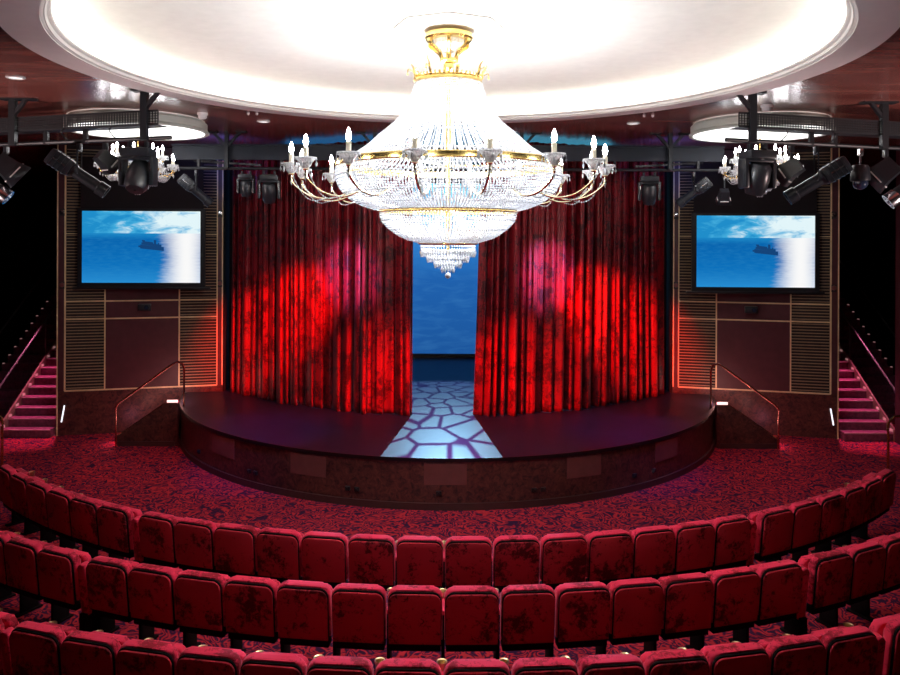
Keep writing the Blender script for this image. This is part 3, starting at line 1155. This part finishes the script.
bms = [bmesh.new() for _ in range(5)]
make_arm(*bms)
arm0 = obj('arm', bms[0], 'palegold', ch)
for nm, b, mm in zip(('glass_cup', 'candle_sleeve', 'bulb', 'crystal_fringe'), bms[1:], ('cup', 'sleeve', 'bulb', 'crystal')):
    obj(nm, b, mm, arm0, 40)
for k in range(16):
    a = -PI / 2 + math.radians(-10 + 22.5 * k)
    o = arm0 if k == 0 else copy_tree(arm0, ch)
    o.rotation_euler = (0, 0, a)


def light(name, kind, loc, energy, col=(1, 1, 1), target=None, size=0.1, spot=None, blend=0.3):
    L = bpy.data.lights.new(name, kind)
    L.energy = energy
    L.color = col
    if kind in ('POINT', 'SPOT'):
        L.shadow_soft_size = size
    if kind == 'AREA':
        L.size = size
    if kind == 'SPOT':
        L.spot_size = math.radians(spot)
        L.spot_blend = blend
    o = bpy.data.objects.new(name, L)
    C.objects.link(o)
    o.location = loc
    if target is not None:
        o.rotation_euler = (Vector(target) - Vector(loc)).to_track_quat('-Z', 'Y').to_euler()
    return o


# bulbs inside the bead skirt and bowls
for k, (r, y, e) in enumerate(((0, 100, 32), (0.5, 150, 58), (0.5, 150, 58), (0.5, 150, 58), (0.6, 184, 74), (0.6, 184, 74), (0.6, 184, 74), (0.0, 226, 56), (0.0, 252, 6))):
    a = k * 2 * PI / 3
    light('chandelier_lamp', 'POINT', (r * math.cos(a), Y0 + r * math.sin(a), cz(y)), e, (0.93, 0.96, 1.0), size=0.09)

for k in range(3):
    a = 2 * PI * k / 3
    light('crown_lamp', 'POINT', (0.2 * math.cos(a), Y0 + 0.2 * math.sin(a), cz(70)), 16, (0.97, 0.97, 1.0), size=0.04)

# ------------------------------------------------------------------ drum lights with their small chandeliers
DZ = 12.9 + CAMY
for s in (-1, 1):
    side = 'left-side' if s < 0 else 'right-side'
    x = s * 5.36 if s > 0 else -5.34
    t = thing('drum_light', 'round white drum ceiling light above the %s lighting truss' % side, 'ceiling light', (x, DZ, 0), 0, 'drum ceiling lights')
    bm = bmesh.new()
    lathe(bm, [(1.10, CEIL - 0.004), (1.10, 6.35), (1.14, 6.33), (1.14, 6.22), (1.17, 6.19), (1.17, 6.165), (1.10, 6.165)], 80)
    obj('drum', bm, 'drumside', t)
    bm = bmesh.new()
    lathe(bm, [(1.10, 6.17), (0.6, 6.185), (0.01, 6.19)], 80)
    obj('diffuser', bm, 'drumlight', t)
    t = thing('small_chandelier', 'small crystal candle chandelier hanging under the %s drum light' % side, 'chandelier', (x, DZ, 0), 0, 'small chandeliers')
    zq = lambda y: CAMZ + (237 - y) * 12.9 / F
    bm = bmesh.new()
    lathe(bm, [(0.012, 6.185), (0.012, 5.9), (0.05, 5.86), (0.03, 5.8), (0.06, 5.7), (0.09, 5.6), (0.05, 5.52), (0.09, 5.44), (0.03, 5.36), (0.001, 5.30)], 16)
    obj('stem', bm, 'gold', t)
    bm = bmesh.new()
    for rr, z in ((0.52, 5.44), (0.46, 5.38), (0.38, 5.36), (0.30, 5.32), (0.24, 5.27), (0.17, 5.22), (0.10, 5.17), (0.04, 5.12)):
        m = int(rr * 90) + 6
        for k in range(m):
            a = 2 * PI * k / m
            bead(bm, (rr * math.cos(a), rr * math.sin(a), z), 0.02, 0.04)
    obj('crystal_bowl', bm, 'crystal', t, None)
    light('small_chandelier_lamp', 'POINT', (x, DZ, 5.50), 40, (0.97, 0.97, 1.0), size=0.05)
    for tier, (RR, zc_, nn) in enumerate(((0.60, 5.50, 10), (0.40, 5.66, 8))):
        bms = [bmesh.new() for _ in range(5)]
        make_arm(*bms, s=0.85, R=RR, zc=zc_, r0=0.06, z0=zc_ - 0.02, zd=zc_ - 0.12)
        a0 = obj('arm', bms[0], 'gold', t)
        for nm, b, mm in zip(('glass_cup', 'candle_sleeve', 'bulb', 'crystal_fringe'), bms[1:], ('cup', 'sleeve', 'smallbulb', 'crystal')):
            obj(nm, b, mm, a0, 40)
        for k in range(nn):
            o = a0 if k == 0 else copy_tree(a0, t)
            o.rotation_euler = (0, 0, 2 * PI * (k + 0.3 * tier) / nn)

# ------------------------------------------------------------------ lighting trusses
def truss_pt(s, x):
    """point on the truss line: distance x from the hall axis"""
    return Vector((s * x, CAMY + 10.45 + (x - 4.1) * 0.306, 0))


def bar(bm, a, b, w, h):
    a, b = Vector(a), Vector(b)
    d = b - a
    L = d.length
    u = d.normalized()
    side_ = u.cross(Vector((0, 0, 1)))
    if side_.length < 1e-3:
        side_ = Vector((1, 0, 0))
    side_.normalize()
    upv = side_.cross(u)
    mt = Matrix((side_, u, upv)).transposed().to_4x4()
    mt.translation = (a + b) / 2
    box(bm, (0, 0, 0), (w, L, h), 0, mt)


for s in (-1, 1):
    side = 'left-side' if s < 0 else 'right-side'
    A, B = truss_pt(s, 3.95), truss_pt(s, 8.4)
    t = thing('lighting_truss', 'black truss with perforated tray and pipe on the %s ceiling' % side, 'truss', (0, 0, 0), 0, 'lighting trusses')
    d = (B - A).normalized()
    nrm = Vector((-d.y, d.x, 0))
    bm = bmesh.new()
    L = (B - A).length
    # perforated side: strips crossing each other
    for fy in (-0.12 if nrm.y > 0 else 0.12,):
        o_ = A + nrm * fy
        for k in range(6):
            z = 5.92 + k * 0.036
            bar(bm, o_ + Vector((0, 0, z)), o_ + d * L + Vector((0, 0, z)), 0.006, 0.017 if 0 < k < 5 else 0.03)
        m = int(L / 0.045)
        for k in range(m + 1):
            p = o_ + d * (L * k / m)
            wv = 0.026 if (k // 8) % 3 else 0.018
            bar(bm, p + Vector((0, 0, 5.915)), p + Vector((0, 0, 6.105)), wv, 0.006)
    obj('perforated_tray', bm, 'truss', t)
    bm = bmesh.new()
    bar(bm, A + Vector((0, 0, 5.905)), B + Vector((0, 0, 5.905)), 0.24, 0.008)
    obj('tray_base', bm, 'truss', t)
    bm = bmesh.new()
    tube(bm, [A - d * 0.12 + Vector((0, 0, 5.74)), B + Vector((0, 0, 5.74))], 0.03, 10)
    obj('pipe', bm, 'truss', t)
    for xx in (4.15, 6.35):
        p = truss_pt(s, xx) - nrm * 0.14 * (1 if nrm.y > 0 else -1)
        bm = bmesh.new()
        bar(bm, p + Vector((0, 0, 5.70)), p + Vector((0, 0, CEIL)), 0.09, 0.09)
        bar(bm, p + Vector((0, 0, 6.12)), p - d * 0.26 + Vector((0, 0, CEIL)), 0.05, 0.05)
        box(bm, p - d * 0.1 + Vector((0, 0, CEIL - 0.012)), (0.5, 0.16, 0.022))
        obj('hanger', bm, 'truss', t)
    for xx in (5.22, 5.62 if s > 0 else 5.9):
        p = truss_pt(s, xx)
        bm = bmesh.new()
        bar(bm, p + Vector((0, 0, 5.71)), p + Vector((0, 0, 5.92)), 0.06, 0.06)
        obj('strut', bm, 'truss', t)
    for xx in (4.7, 5.5):
        p = truss_pt(s, xx)
        bm = bmesh.new()
        tube(bm, sub([p + Vector((0, -0.13, 5.93)), p + d * 0.05 + Vector((0, -0.15, 5.86)), p + d * 0.02 + Vector((0, -0.1, 5.79)), p + Vector((0, 0, 5.75))]), 0.009, 5)
        obj('cable', bm, 'black', t)

# long beam across the front of the stage
t = thing('stage_beam', 'long dark blue beam with pipe hung across the stage opening', 'beam')
YBm = CAMY + 14.45
bm = bmesh.new()
box(bm, (0, YBm, 5.99), (10.6, 0.10, 0.28))
box(bm, (0, YBm, 6.13), (10.6, 0.2, 0.03))
obj('beam_body', bm, 'beam', t)
bm = bmesh.new()
tube(bm, [(-5.3, YBm - 0.05, 5.68), (5.3, YBm - 0.05, 5.68)], 0.03, 10)
obj('pipe', bm, 'truss', t)
for x in (-4.24, -1.4, 1.4, 4.24):
    bm = bmesh.new()
    bar(bm, (x, YBm - 0.11, 5.68), (x, YBm - 0.11, CEIL), 0.07, 0.07)
    for q in (-1, 1):
        bar(bm, (x, YBm - 0.11, 6.08), (x + q * 0.26, YBm - 0.11, CEIL - 0.01), 0.05, 0.05)
        box(bm, (x + q * 0.28, YBm - 0.11, CEIL - 0.012), (0.2, 0.14, 0.02))
    obj('hanger', bm, 'truss', t)
for x in (-4.8, -3.2, 3.2, 4.8):
    bm = bmesh.new()
    bar(bm, (x, YBm - 0.03, 5.69), (x, YBm - 0.03, 5.86), 0.05, 0.05)
    obj('strut', bm, 'truss', t)
for s in (-1, 1):
    bm = bmesh.new()
    bar(bm, (s * 3.6, YBm + 0.02, 5.75), (s * 5.0, YBm + 0.30, 5.86), 0.05, 0.04)
    obj('brace', bm, 'truss', t)


# ------------------------------------------------------------------ stage lamps
def moving_head(loc, label, tilt=0.5, sc=1.0, pan=0.0, lensmat='lens'):
    t = thing('moving_head_spotlight', label, 'stage light', loc, pan, 'moving head lights')
    k = sc
    bm = bmesh.new()
    for q in (-0.13, 0.13):
        box(bm, (q * k, 0, -0.015 * k), (0.05 * k, 0.09 * k, 0.12 * k), 0.008)
    box(bm, (0, 0, -0.055 * k), (0.36 * k, 0.07 * k, 0.03 * k))
    obj('clamp', bm, 'gear', t)
    bm = bmesh.new()
    box(bm, (0, 0, -0.13 * k), (0.44 * k, 0.36 * k, 0.13 * k), 0.02)
    lathe(bm, [(0.10 * k, -0.24 * k), (0.12 * k, -0.19 * k)], 20, cap=True)
    obj('base', bm, 'gear', t)
    bm = bmesh.new()
    for q in (-1, 1):
        box(bm, (q * 0.235 * k, 0, -0.42 * k), (0.075 * k, 0.22 * k, 0.46 * k), 0.025)
    box(bm, (0, 0, -0.22 * k), (0.5 * k, 0.22 * k, 0.06 * k), 0.02)
    yk = obj('yoke', bm, 'gear', t)
    for q in (-1, 1):
        bm = bmesh.new()
        box(bm, (q * 0.22 * k, -0.112 * k, -0.36 * k), (0.02 * k, 0.008, 0.14 * k))
        obj('badge', bm, 'chrome', yk)
    mt = Matrix.Translation((0, 0, -0.5 * k)) @ Matrix.Rotation(tilt, 4, 'X')
    bm = bmesh.new()
    lathe(bm, [(0.02 * k, 0.26 * k), (0.13 * k, 0.25 * k), (0.175 * k, 0.18 * k), (0.185 * k, 0.0), (0.17 * k, -0.14 * k), (0.14 * k, -0.22 * k), (0.135 * k, -0.24 * k), (0.11 * k, -0.24 * k), (0.11 * k, -0.22 * k)], 28, mt.translation, mt.to_3x3().to_4x4())
    hd = obj('head', bm, 'gear', t)
    bm = bmesh.new()
    lathe(bm, [(0.112 * k, -0.225 * k), (0.08 * k, -0.24 * k), (0.002, -0.245 * k)], 24, mt.translation, mt.to_3x3().to_4x4())
    obj('lens', bm, lensmat, hd)
    return t


def dir_matrix(d):
    return Vector(d).to_track_quat('-Z', 'Y').to_matrix().to_4x4()


def profile_spot(loc, d, label, L=0.86, w=1.0, drop=0.26):
    """ellipsoidal spot: lamp house at the back, long barrel towards direction d"""
    t = thing('profile_spotlight', label, 'stage light', loc, 0, 'profile spotlights')
    mt = dir_matrix(d)
    mt.translation = (0, 0, -drop)
    bm = bmesh.new()
    box(bm, (0, 0, -0.01), (0.05, 0.09, 0.11), 0.008)
    obj('clamp', bm, 'gear', t)
    bm = bmesh.new()
    u = mt.to_3x3() @ Vector((1, 0, 0))
    u.z = 0
    u.normalize()
    tube(bm, [u * 0.16 * w + Vector((0, 0, -drop)), u * 0.16 * w + Vector((0, 0, -0.06)), u * -0.16 * w + Vector((0, 0, -0.06)), u * -0.16 * w + Vector((0, 0, -drop))], 0.013, 6)
    obj('yoke', bm, 'gear', t)
    bm = bmesh.new()
    box(bm, (0, 0, L * 0.3), (0.25 * w, 0.25 * w, L * 0.36), 0.03, mt)
    for k in range(4):
        box(bm, (0, 0, L * (0.2 + 0.07 * k)), (0.27 * w, 0.27 * w, 0.012), 0, mt)
    bd_ = obj('lamp_house', bm, 'gear', t)
    for q in (-0.128, 0.128):
        bm = bmesh.new()
        box(bm, (q * w, 0, L * 0.3), (0.008, 0.02, L * 0.2), 0, mt)
        obj('badge', bm, 'chrome', bd_)
    bm = bmesh.new()
    lathe(bm, [(0.10 * w, L * 0.16), (0.115 * w, L * 0.1), (0.09 * w, L * 0.06), (0.09 * w, -L * 0.30), (0.11 * w, -L * 0.32), (0.11 * w, -L * 0.45), (0.095 * w, -L * 0.45), (0.095 * w, -L * 0.4)], 22, mt.translation, mt.to_3x3().to_4x4())
    br = obj('barrel', bm, 'gear', t)
    bm = bmesh.new()
    lathe(bm, [(0.096 * w, -L * 0.41), (0.05 * w, -L * 0.425), (0.002, -L * 0.43)], 18, mt.translation, mt.to_3x3().to_4x4())
    obj('lens', bm, 'lens', br)
    return t


def hood_lamp(loc, d, label, w=1.0, drop=0.2):
    """wash lamp with a flaring hood"""
    t = thing('hooded_wash_light', label, 'stage light', loc, 0, 'hooded wash lights')
    mt = dir_matrix(d)
    mt.translation = (0, 0, -drop)
    bm = bmesh.new()
    box(bm, (0, 0, -0.01), (0.05, 0.09, 0.11), 0.008)
    tube(bm, [(0, 0, -0.04), (0, 0, -drop)], 0.02, 6)
    obj('clamp', bm, 'gear', t)
    bm = bmesh.new()
    a = [mt @ Vector((x * 0.13 * w, y * 0.13 * w, 0.18 * w)) for x, y in ((-1, -1), (1, -1), (1, 1), (-1, 1))]
    b = [mt @ Vector((x * 0.16 * w, y * 0.15 * w, -0.05 * w)) for x, y in ((-1, -1), (1, -1), (1, 1), (-1, 1))]
    c_ = [mt @ Vector((x * 0.23 * w, y * 0.2 * w, -0.26 * w)) for x, y in ((-1, -1), (1, -1), (1, 1), (-1, 1))]
    V = [[bm.verts.new(p) for p in q] for q in (a, b, c_)]
    bm.faces.new(V[0])
    for p, q in zip(V, V[1:]):
        for k in range(4):
            bm.faces.new((p[k], p[(k + 1) % 4], q[(k + 1) % 4], q[k]))
    hd = obj('hood', bm, 'gear', t)
    hd.modifiers.new('thickness', 'SOLIDIFY').thickness = 0.006
    bm = bmesh.new()
    for y in (-0.178, 0.178):
        box(bm, (0, y * w, -0.14 * w), (0.26 * w, 0.012, 0.018), 0, mt)
    for x in (-0.198, 0.198):
        box(bm, (x * w, 0, -0.14 * w), (0.012, 0.22 * w, 0.018), 0, mt)
    obj('stripe', bm, 'white', hd)
    bm = bmesh.new()
    box(bm, (0, 0, -0.04 * w), (0.28 * w, 0.26 * w, 0.02), 0, mt)
    obj('lens', bm, 'lens', hd)
    return t


def can_lamp(loc, d, label, w=1.0, drop=0.3):
    t = thing('par_can_spotlight', label, 'stage light', loc, 0, 'par can lights')
    mt = dir_matrix(d)
    mt.translation = (0, 0, -drop)
    rot = mt.to_3x3().to_4x4()
    bm = bmesh.new()
    box(bm, (0, 0, -0.01), (0.05, 0.09, 0.11), 0.008)
    tube(bm, [(0, 0, -0.04), (0, 0, -drop + 0.08)], 0.018, 6)
    obj('clamp', bm, 'gear', t)
    bm = bmesh.new()
    lathe(bm, [(0.02, 0.3 * w), (0.09 * w, 0.28 * w), (0.11 * w, 0.2 * w), (0.115 * w, -0.12 * w)], 24, mt.translation, rot)
    obj('can', bm, 'gear', t)
    bm = bmesh.new()
    lathe(bm, [(0.12 * w, -0.11 * w), (0.128 * w, -0.13 * w), (0.128 * w, -0.27 * w), (0.11 * w, -0.27 * w), (0.105 * w, -0.2 * w)], 24, mt.translation, rot)
    rm = obj('rim', bm, 'chrome', t)
    bm = bmesh.new()
    lathe(bm, [(0.106 * w, -0.21 * w), (0.05 * w, -0.225 * w), (0.002, -0.23 * w)], 18, mt.translation, rot)
    obj('lens', bm, 'lens', rm)
    return t


def on_truss(px):
    s = -1 if px < 448 else 1
    x = 5.0
    for _ in range(30):
        x = abs(px - 448) / F * (10.45 + (x - 4.1) * 0.306)
    p = truss_pt(s, x)
    return (p.x, p.y, 5.662)


moving_head(on_truss(138), 'big black moving head lamp facing the hall, in front of the left-side small chandelier', 2.6, 0.9)
moving_head(on_truss(757), 'big black moving head lamp hiding the right-side small chandelier', 0.35, 0.9, 0.2)
profile_spot(on_truss(79), (0.86, 0.25, -0.62), 'long black profile spotlight slanting down towards the left-side screen', 0.98, 0.95, 0.40)
hood_lamp(on_truss(105), (0.55, 0.65, -0.7), 'dark hooded lamp squeezed between profile spotlight and moving head', 0.66, 0.2)
hood_lamp(on_truss(6), (0.6, 0.4, -0.6), 'dark hooded lamp above a chrome-rimmed can at the left-side truss end', 0.95, 0.26)
can_lamp(on_truss(-7), (0.75, 0.25, -0.62), 'chrome-rimmed lamp can pointing down at the left-side truss end', 0.95, 0.56)
hood_lamp(on_truss(791), (-0.7, 0.5, -0.55), 'hooded lamp with white stripe beside the right-side moving head', 0.78, 0.30)
profile_spot(on_truss(816), (-0.84, 0.25, -0.55), 'long black profile spotlight slanting down towards the right-side screen', 1.0, 1.0, 0.46)
hood_lamp(on_truss(885), (-0.6, 0.4, -0.6), 'dark hooded lamp near the dome camera', 1.0, 0.28)
can_lamp(on_truss(904), (-0.75, 0.25, -0.62), 'chrome-rimmed lamp can pointing down beyond the dome camera', 1.0, 0.56)
# dome camera
lc = on_truss(860)
t = thing('dome_camera', 'black dome camera hanging from the right-side truss pipe', 'camera', lc)
bm = bmesh.new()
box(bm, (0, 0, -0.01), (0.05, 0.08, 0.1), 0.008)
tube(bm, [(0, 0, -0.03), (0, 0, -0.22)], 0.016, 8)
obj('bracket', bm, 'chrome', t)
bm = bmesh.new()
lathe(bm, [(0.02, -0.19), (0.1, -0.20), (0.125, -0.24), (0.135, -0.40), (0.13, -0.43), (0.09, -0.44)], 28)
obj('housing', bm, 'gear', t)
bm = bmesh.new()
ball(bm, (0, 0, -0.46), 0.105, 3)
obj('bubble', bm, 'lens', t)

yb = YBm - 0.05
bx_ = lambda px: (px - 448) / F * (yb - CAMY)
moving_head((bx_(246), yb, 5.602), 'moving head lamp with a red glowing lens on the stage beam', 0.15, 0.62, 0.0, 'redlens')
moving_head((bx_(269), yb, 5.602), 'dark moving head lamp beside the one with a red lens', 0.4, 0.78, 0.15)
moving_head((bx_(649), yb, 5.602), 'dark moving head lamp alone on the right-side stretch of the stage beam', 0.4, 0.78, -0.15)
profile_spot((bx_(196), yb, 5.602), (0.75, 0.2, -0.7), 'profile spotlight on the stage beam end beside the red-lens lamp', 0.8, 0.85, 0.36)
profile_spot((bx_(693), yb, 5.602), (-0.8, 0.15, -0.65), 'profile spotlight on the stage beam end past the lone moving head', 0.78, 0.85, 0.36)
hood_lamp((bx_(724), yb, 5.602), (0.1, 0.5, -0.8), 'dark hooded lamp at the very end of the stage beam', 0.6, 0.40)

# ------------------------------------------------------------------ small things on the ceiling
def on_ceil(px, py, h=CEIL):
    py = py - 0.004 * (px - 448)
    Z = F * (h - CAMZ) / (237 - py)
    return ((px - 448) * Z / F, Z + CAMY, h)


for px, py, lab in ((15, 77, 'recessed round downlight beside the pale dome ring at the left-side edge'), (263, 121, 'recessed round downlight between the dome and a chandelier candle above the curtain'), (633, 123, 'recessed round downlight in the wood on the right-side half of the ceiling')):
    t = thing('downlight', lab, 'ceiling light', on_ceil(px, py), 0, 'recessed downlights')
    bm = bmesh.new()
    lathe(bm, [(0.11, 0.0), (0.115, -0.012), (0.085, -0.02), (0.08, -0.004)], 28)
    obj('trim_ring', bm, 'white', t)
    bm = bmesh.new()
    lathe(bm, [(0.081, -0.006), (0.04, -0.004), (0.002, -0.003)], 24)
    obj('lamp', bm, 'downlight', t)
for px, py, lab in ((202, 113, 'white smoke detector on the wood beside a drum light, left-side'), (766, 105, 'grey smoke detector on the wood above the perforated tray, right-side')):
    t = thing('smoke_detector', lab, 'smoke detector', on_ceil(px, py), 0, 'smoke detectors')
    bm = bmesh.new()
    lathe(bm, [(0.085, 0.0), (0.085, -0.03), (0.07, -0.035)], 24)
    obj('base', bm, 'white', t)
    bm = bmesh.new()
    lathe(bm, [(0.07, -0.033), (0.068, -0.075), (0.05, -0.095), (0.002, -0.1)], 24)
    obj('head', bm, 'white' if px < 448 else 'soffit', t)
for px, py, lab in ((150, 11, 'black sprinkler head alone on the white dome'), (515, 88, 'black sprinkler head on the dome close beside the chandelier crown')):
    x, y, z = on_ceil(px, py, 6.775)
    t = thing('sprinkler', lab, 'sprinkler', (x, y, z), 0, 'ceiling sprinklers')
    bm = bmesh.new()
    lathe(bm, [(0.05, 0.01), (0.05, -0.012), (0.02, -0.02)], 16, cap=True)
    obj('escutcheon', bm, 'black', t)
    bm = bmesh.new()
    tube(bm, [(0, 0, -0.01), (0, 0, -0.07)], 0.012, 6)
    lathe(bm, [(0.03, -0.07), (0.032, -0.078)], 12, cap=True)
    obj('nozzle', bm, 'chrome', t)
for px, py, lab in ((252, 113, 'tiny sensor on the wood near the downlight above the curtain'), (648, 115, 'tiny pair of sensors on the wood near the right-side downlight')):
    t = thing('ceiling_sensor', lab, 'sensor', on_ceil(px, py), 0, 'ceiling sensors')
    bm = bmesh.new()
    for q in (-0.07, 0.07):
        lathe(bm, [(0.025, 0.0), (0.02, -0.03), (0.002, -0.04)], 12, (q, 0, 0))
    obj('cap', bm, 'soffit', t)

# ------------------------------------------------------------------ light
w = bpy.data.worlds.new('dark_hall')
bpy.context.scene.world = w
w.use_nodes = True
w.node_tree.nodes['Background'].inputs[0].default_value = (0.004, 0.003, 0.004, 1)

RED = (1.0, 0.02, 0.012)
PUR = (0.60, 0.36, 1.0)
BLU = (0.08, 0.16, 1.0)
for s in (-1, 1):
    src = Vector((s * 0.8, CAMY + 11.4, 5.3))
    light('red_wash', 'SPOT', src, 7600, RED, (s * 3.7, cy(3.75), 2.45), 0.08, 23, 0.85)
    src = Vector((s * -1.6, CAMY + 11.4, 4.9))
    light('red_wash', 'SPOT', src, 4400, RED, (s * 2.4, cy(2.3), 1.1), 0.08, 25, 1.0)
    light('red_wash', 'SPOT', src, 2900, RED, (s * 0.95, cy(0.9), 1.2), 0.08, 23, 1.0)
    src = Vector((s * 4.3, CAMY + 11.3, 5.3))
    light('purple_spot', 'SPOT', src, 5000, PUR, (s * 2.0, cy(2.0), 3.6), 0.06, 19, 1.0)
    # red pools on the carpet beside the stage
    light('red_floor', 'SPOT', (s * 5.0, CAMY + 10.9, 5.1), 1500, (1.0, 0.06, 0.07), (s * 5.0, -4.6, 0), 0.1, 50, 0.9)
    # warm fill added out of view to brighten the wood ceiling
    light('added_ceiling_fill', 'SPOT', (s * 9.6, CAMY + 8.6, 3.6), 900, (1.0, 0.75, 0.72), (s * 4.6, CAMY + 11.0, CEIL), 0.15, 75, 0.9)
    light('added_blue_lift', 'SPOT', (s * 4.6, CAMY + 14.9, 5.6), 60, BLU, (s * 4.7, CAMY + 15.6, CEIL), 0.06, 130, 0.9)  # added blue lift behind the beam, in place of a ceiling reflection
    light('blue_deck', 'SPOT', (s * 3.2, CAMY + 11.6, 6.1), 700, (0.12, 0.08, 1.0), (s * 3.4, -4.4, SZ), 0.1, 32, 0.9)
    # pink light on the aisle stairs
    light('stair_glow', 'SPOT', (s * 9.15, -0.35, 4.6), 1100, (1.0, 0.2, 0.45), (s * 9.15, -1.2, 0.5), 0.08, 42, 0.7)
    light('step_glow', 'POINT', (s * 5.80, -2.1, 1.02), 15, (1.0, 0.42, 0.38), size=0.03)
    light('step_glow', 'POINT', (s * 6.2, -2.3, 0.80), 5, (1.0, 0.42, 0.38), size=0.02)
    light('step_glow', 'POINT', (s * 6.6, -2.3, 0.52), 3, (1.0, 0.42, 0.38), size=0.02)
    light('step_glow', 'POINT', (s * 6.98, -2.3, 0.2), 3, (1.0, 0.3, 0.45), size=0.02)

# gobo lamp behind the curtain gap: pebble pattern thrown through the gap onto the deck
g = light('gobo_spot', 'SPOT', (0.0, CAMY + 20.2, 5.9), 4600, (0.36, 0.68, 1.0), (0.0, CAMY + 14.6, SZ), 0.012, 62, 0.25)
L = g.data
L.use_nodes = True
nt = N(L)
em = L.node_tree.nodes['Emission']
tc = nt.new('ShaderNodeTexCoord')
sp = nt.new('ShaderNodeSeparateXYZ')
nt.l.new(tc.outputs['Normal'], sp.inputs[0])
u = nt.m('DIVIDE', sp.outputs[0], nt.m('ABSOLUTE', sp.outputs[2]))
v = nt.m('DIVIDE', sp.outputs[1], nt.m('ABSOLUTE', sp.outputs[2]))
cb = nt.new('ShaderNodeCombineXYZ')
nt.l.new(u, cb.inputs[0])
nt.l.new(nt.m('MULTIPLY', v, 1.0), cb.inputs[1])
vo = nt.new('ShaderNodeTexVoronoi', feature='DISTANCE_TO_EDGE')
nt.l.new(cb.outputs[0], vo.inputs['Vector'])
vo.inputs['Scale'].default_value = 13.0
cell = nt.ramp(vo.outputs['Distance'], [(0.03, (0.30, 0.05, 0.22)), (0.09, (1, 1, 1))])
nt.l.new(cell, em.inputs[0])
em.inputs[1].default_value = 1.0

# ------------------------------------------------------------------ camera
cam = bpy.data.cameras.new('camera')
cam.sensor_width = 36.0
cam.sensor_fit = 'HORIZONTAL'
cam.lens = F / 900 * 36.0
cam.shift_x = 2.0 / 900
cam.shift_y = -100.5 / 900
cam.clip_end = 100
co = bpy.data.objects.new('camera', cam)
C.objects.link(co)
co.matrix_world = Matrix.Translation((0, CAMY, CAMZ)) @ Matrix.Rotation(PI / 2, 4, 'X') @ Matrix.Rotation(0.004, 4, 'Z')
sc = bpy.context.scene
sc.camera = co
sc.view_settings.view_transform = 'Standard'
sc.view_settings.look = 'None'
sc.view_settings.exposure = 0.0
sc.view_settings.gamma = 1.0
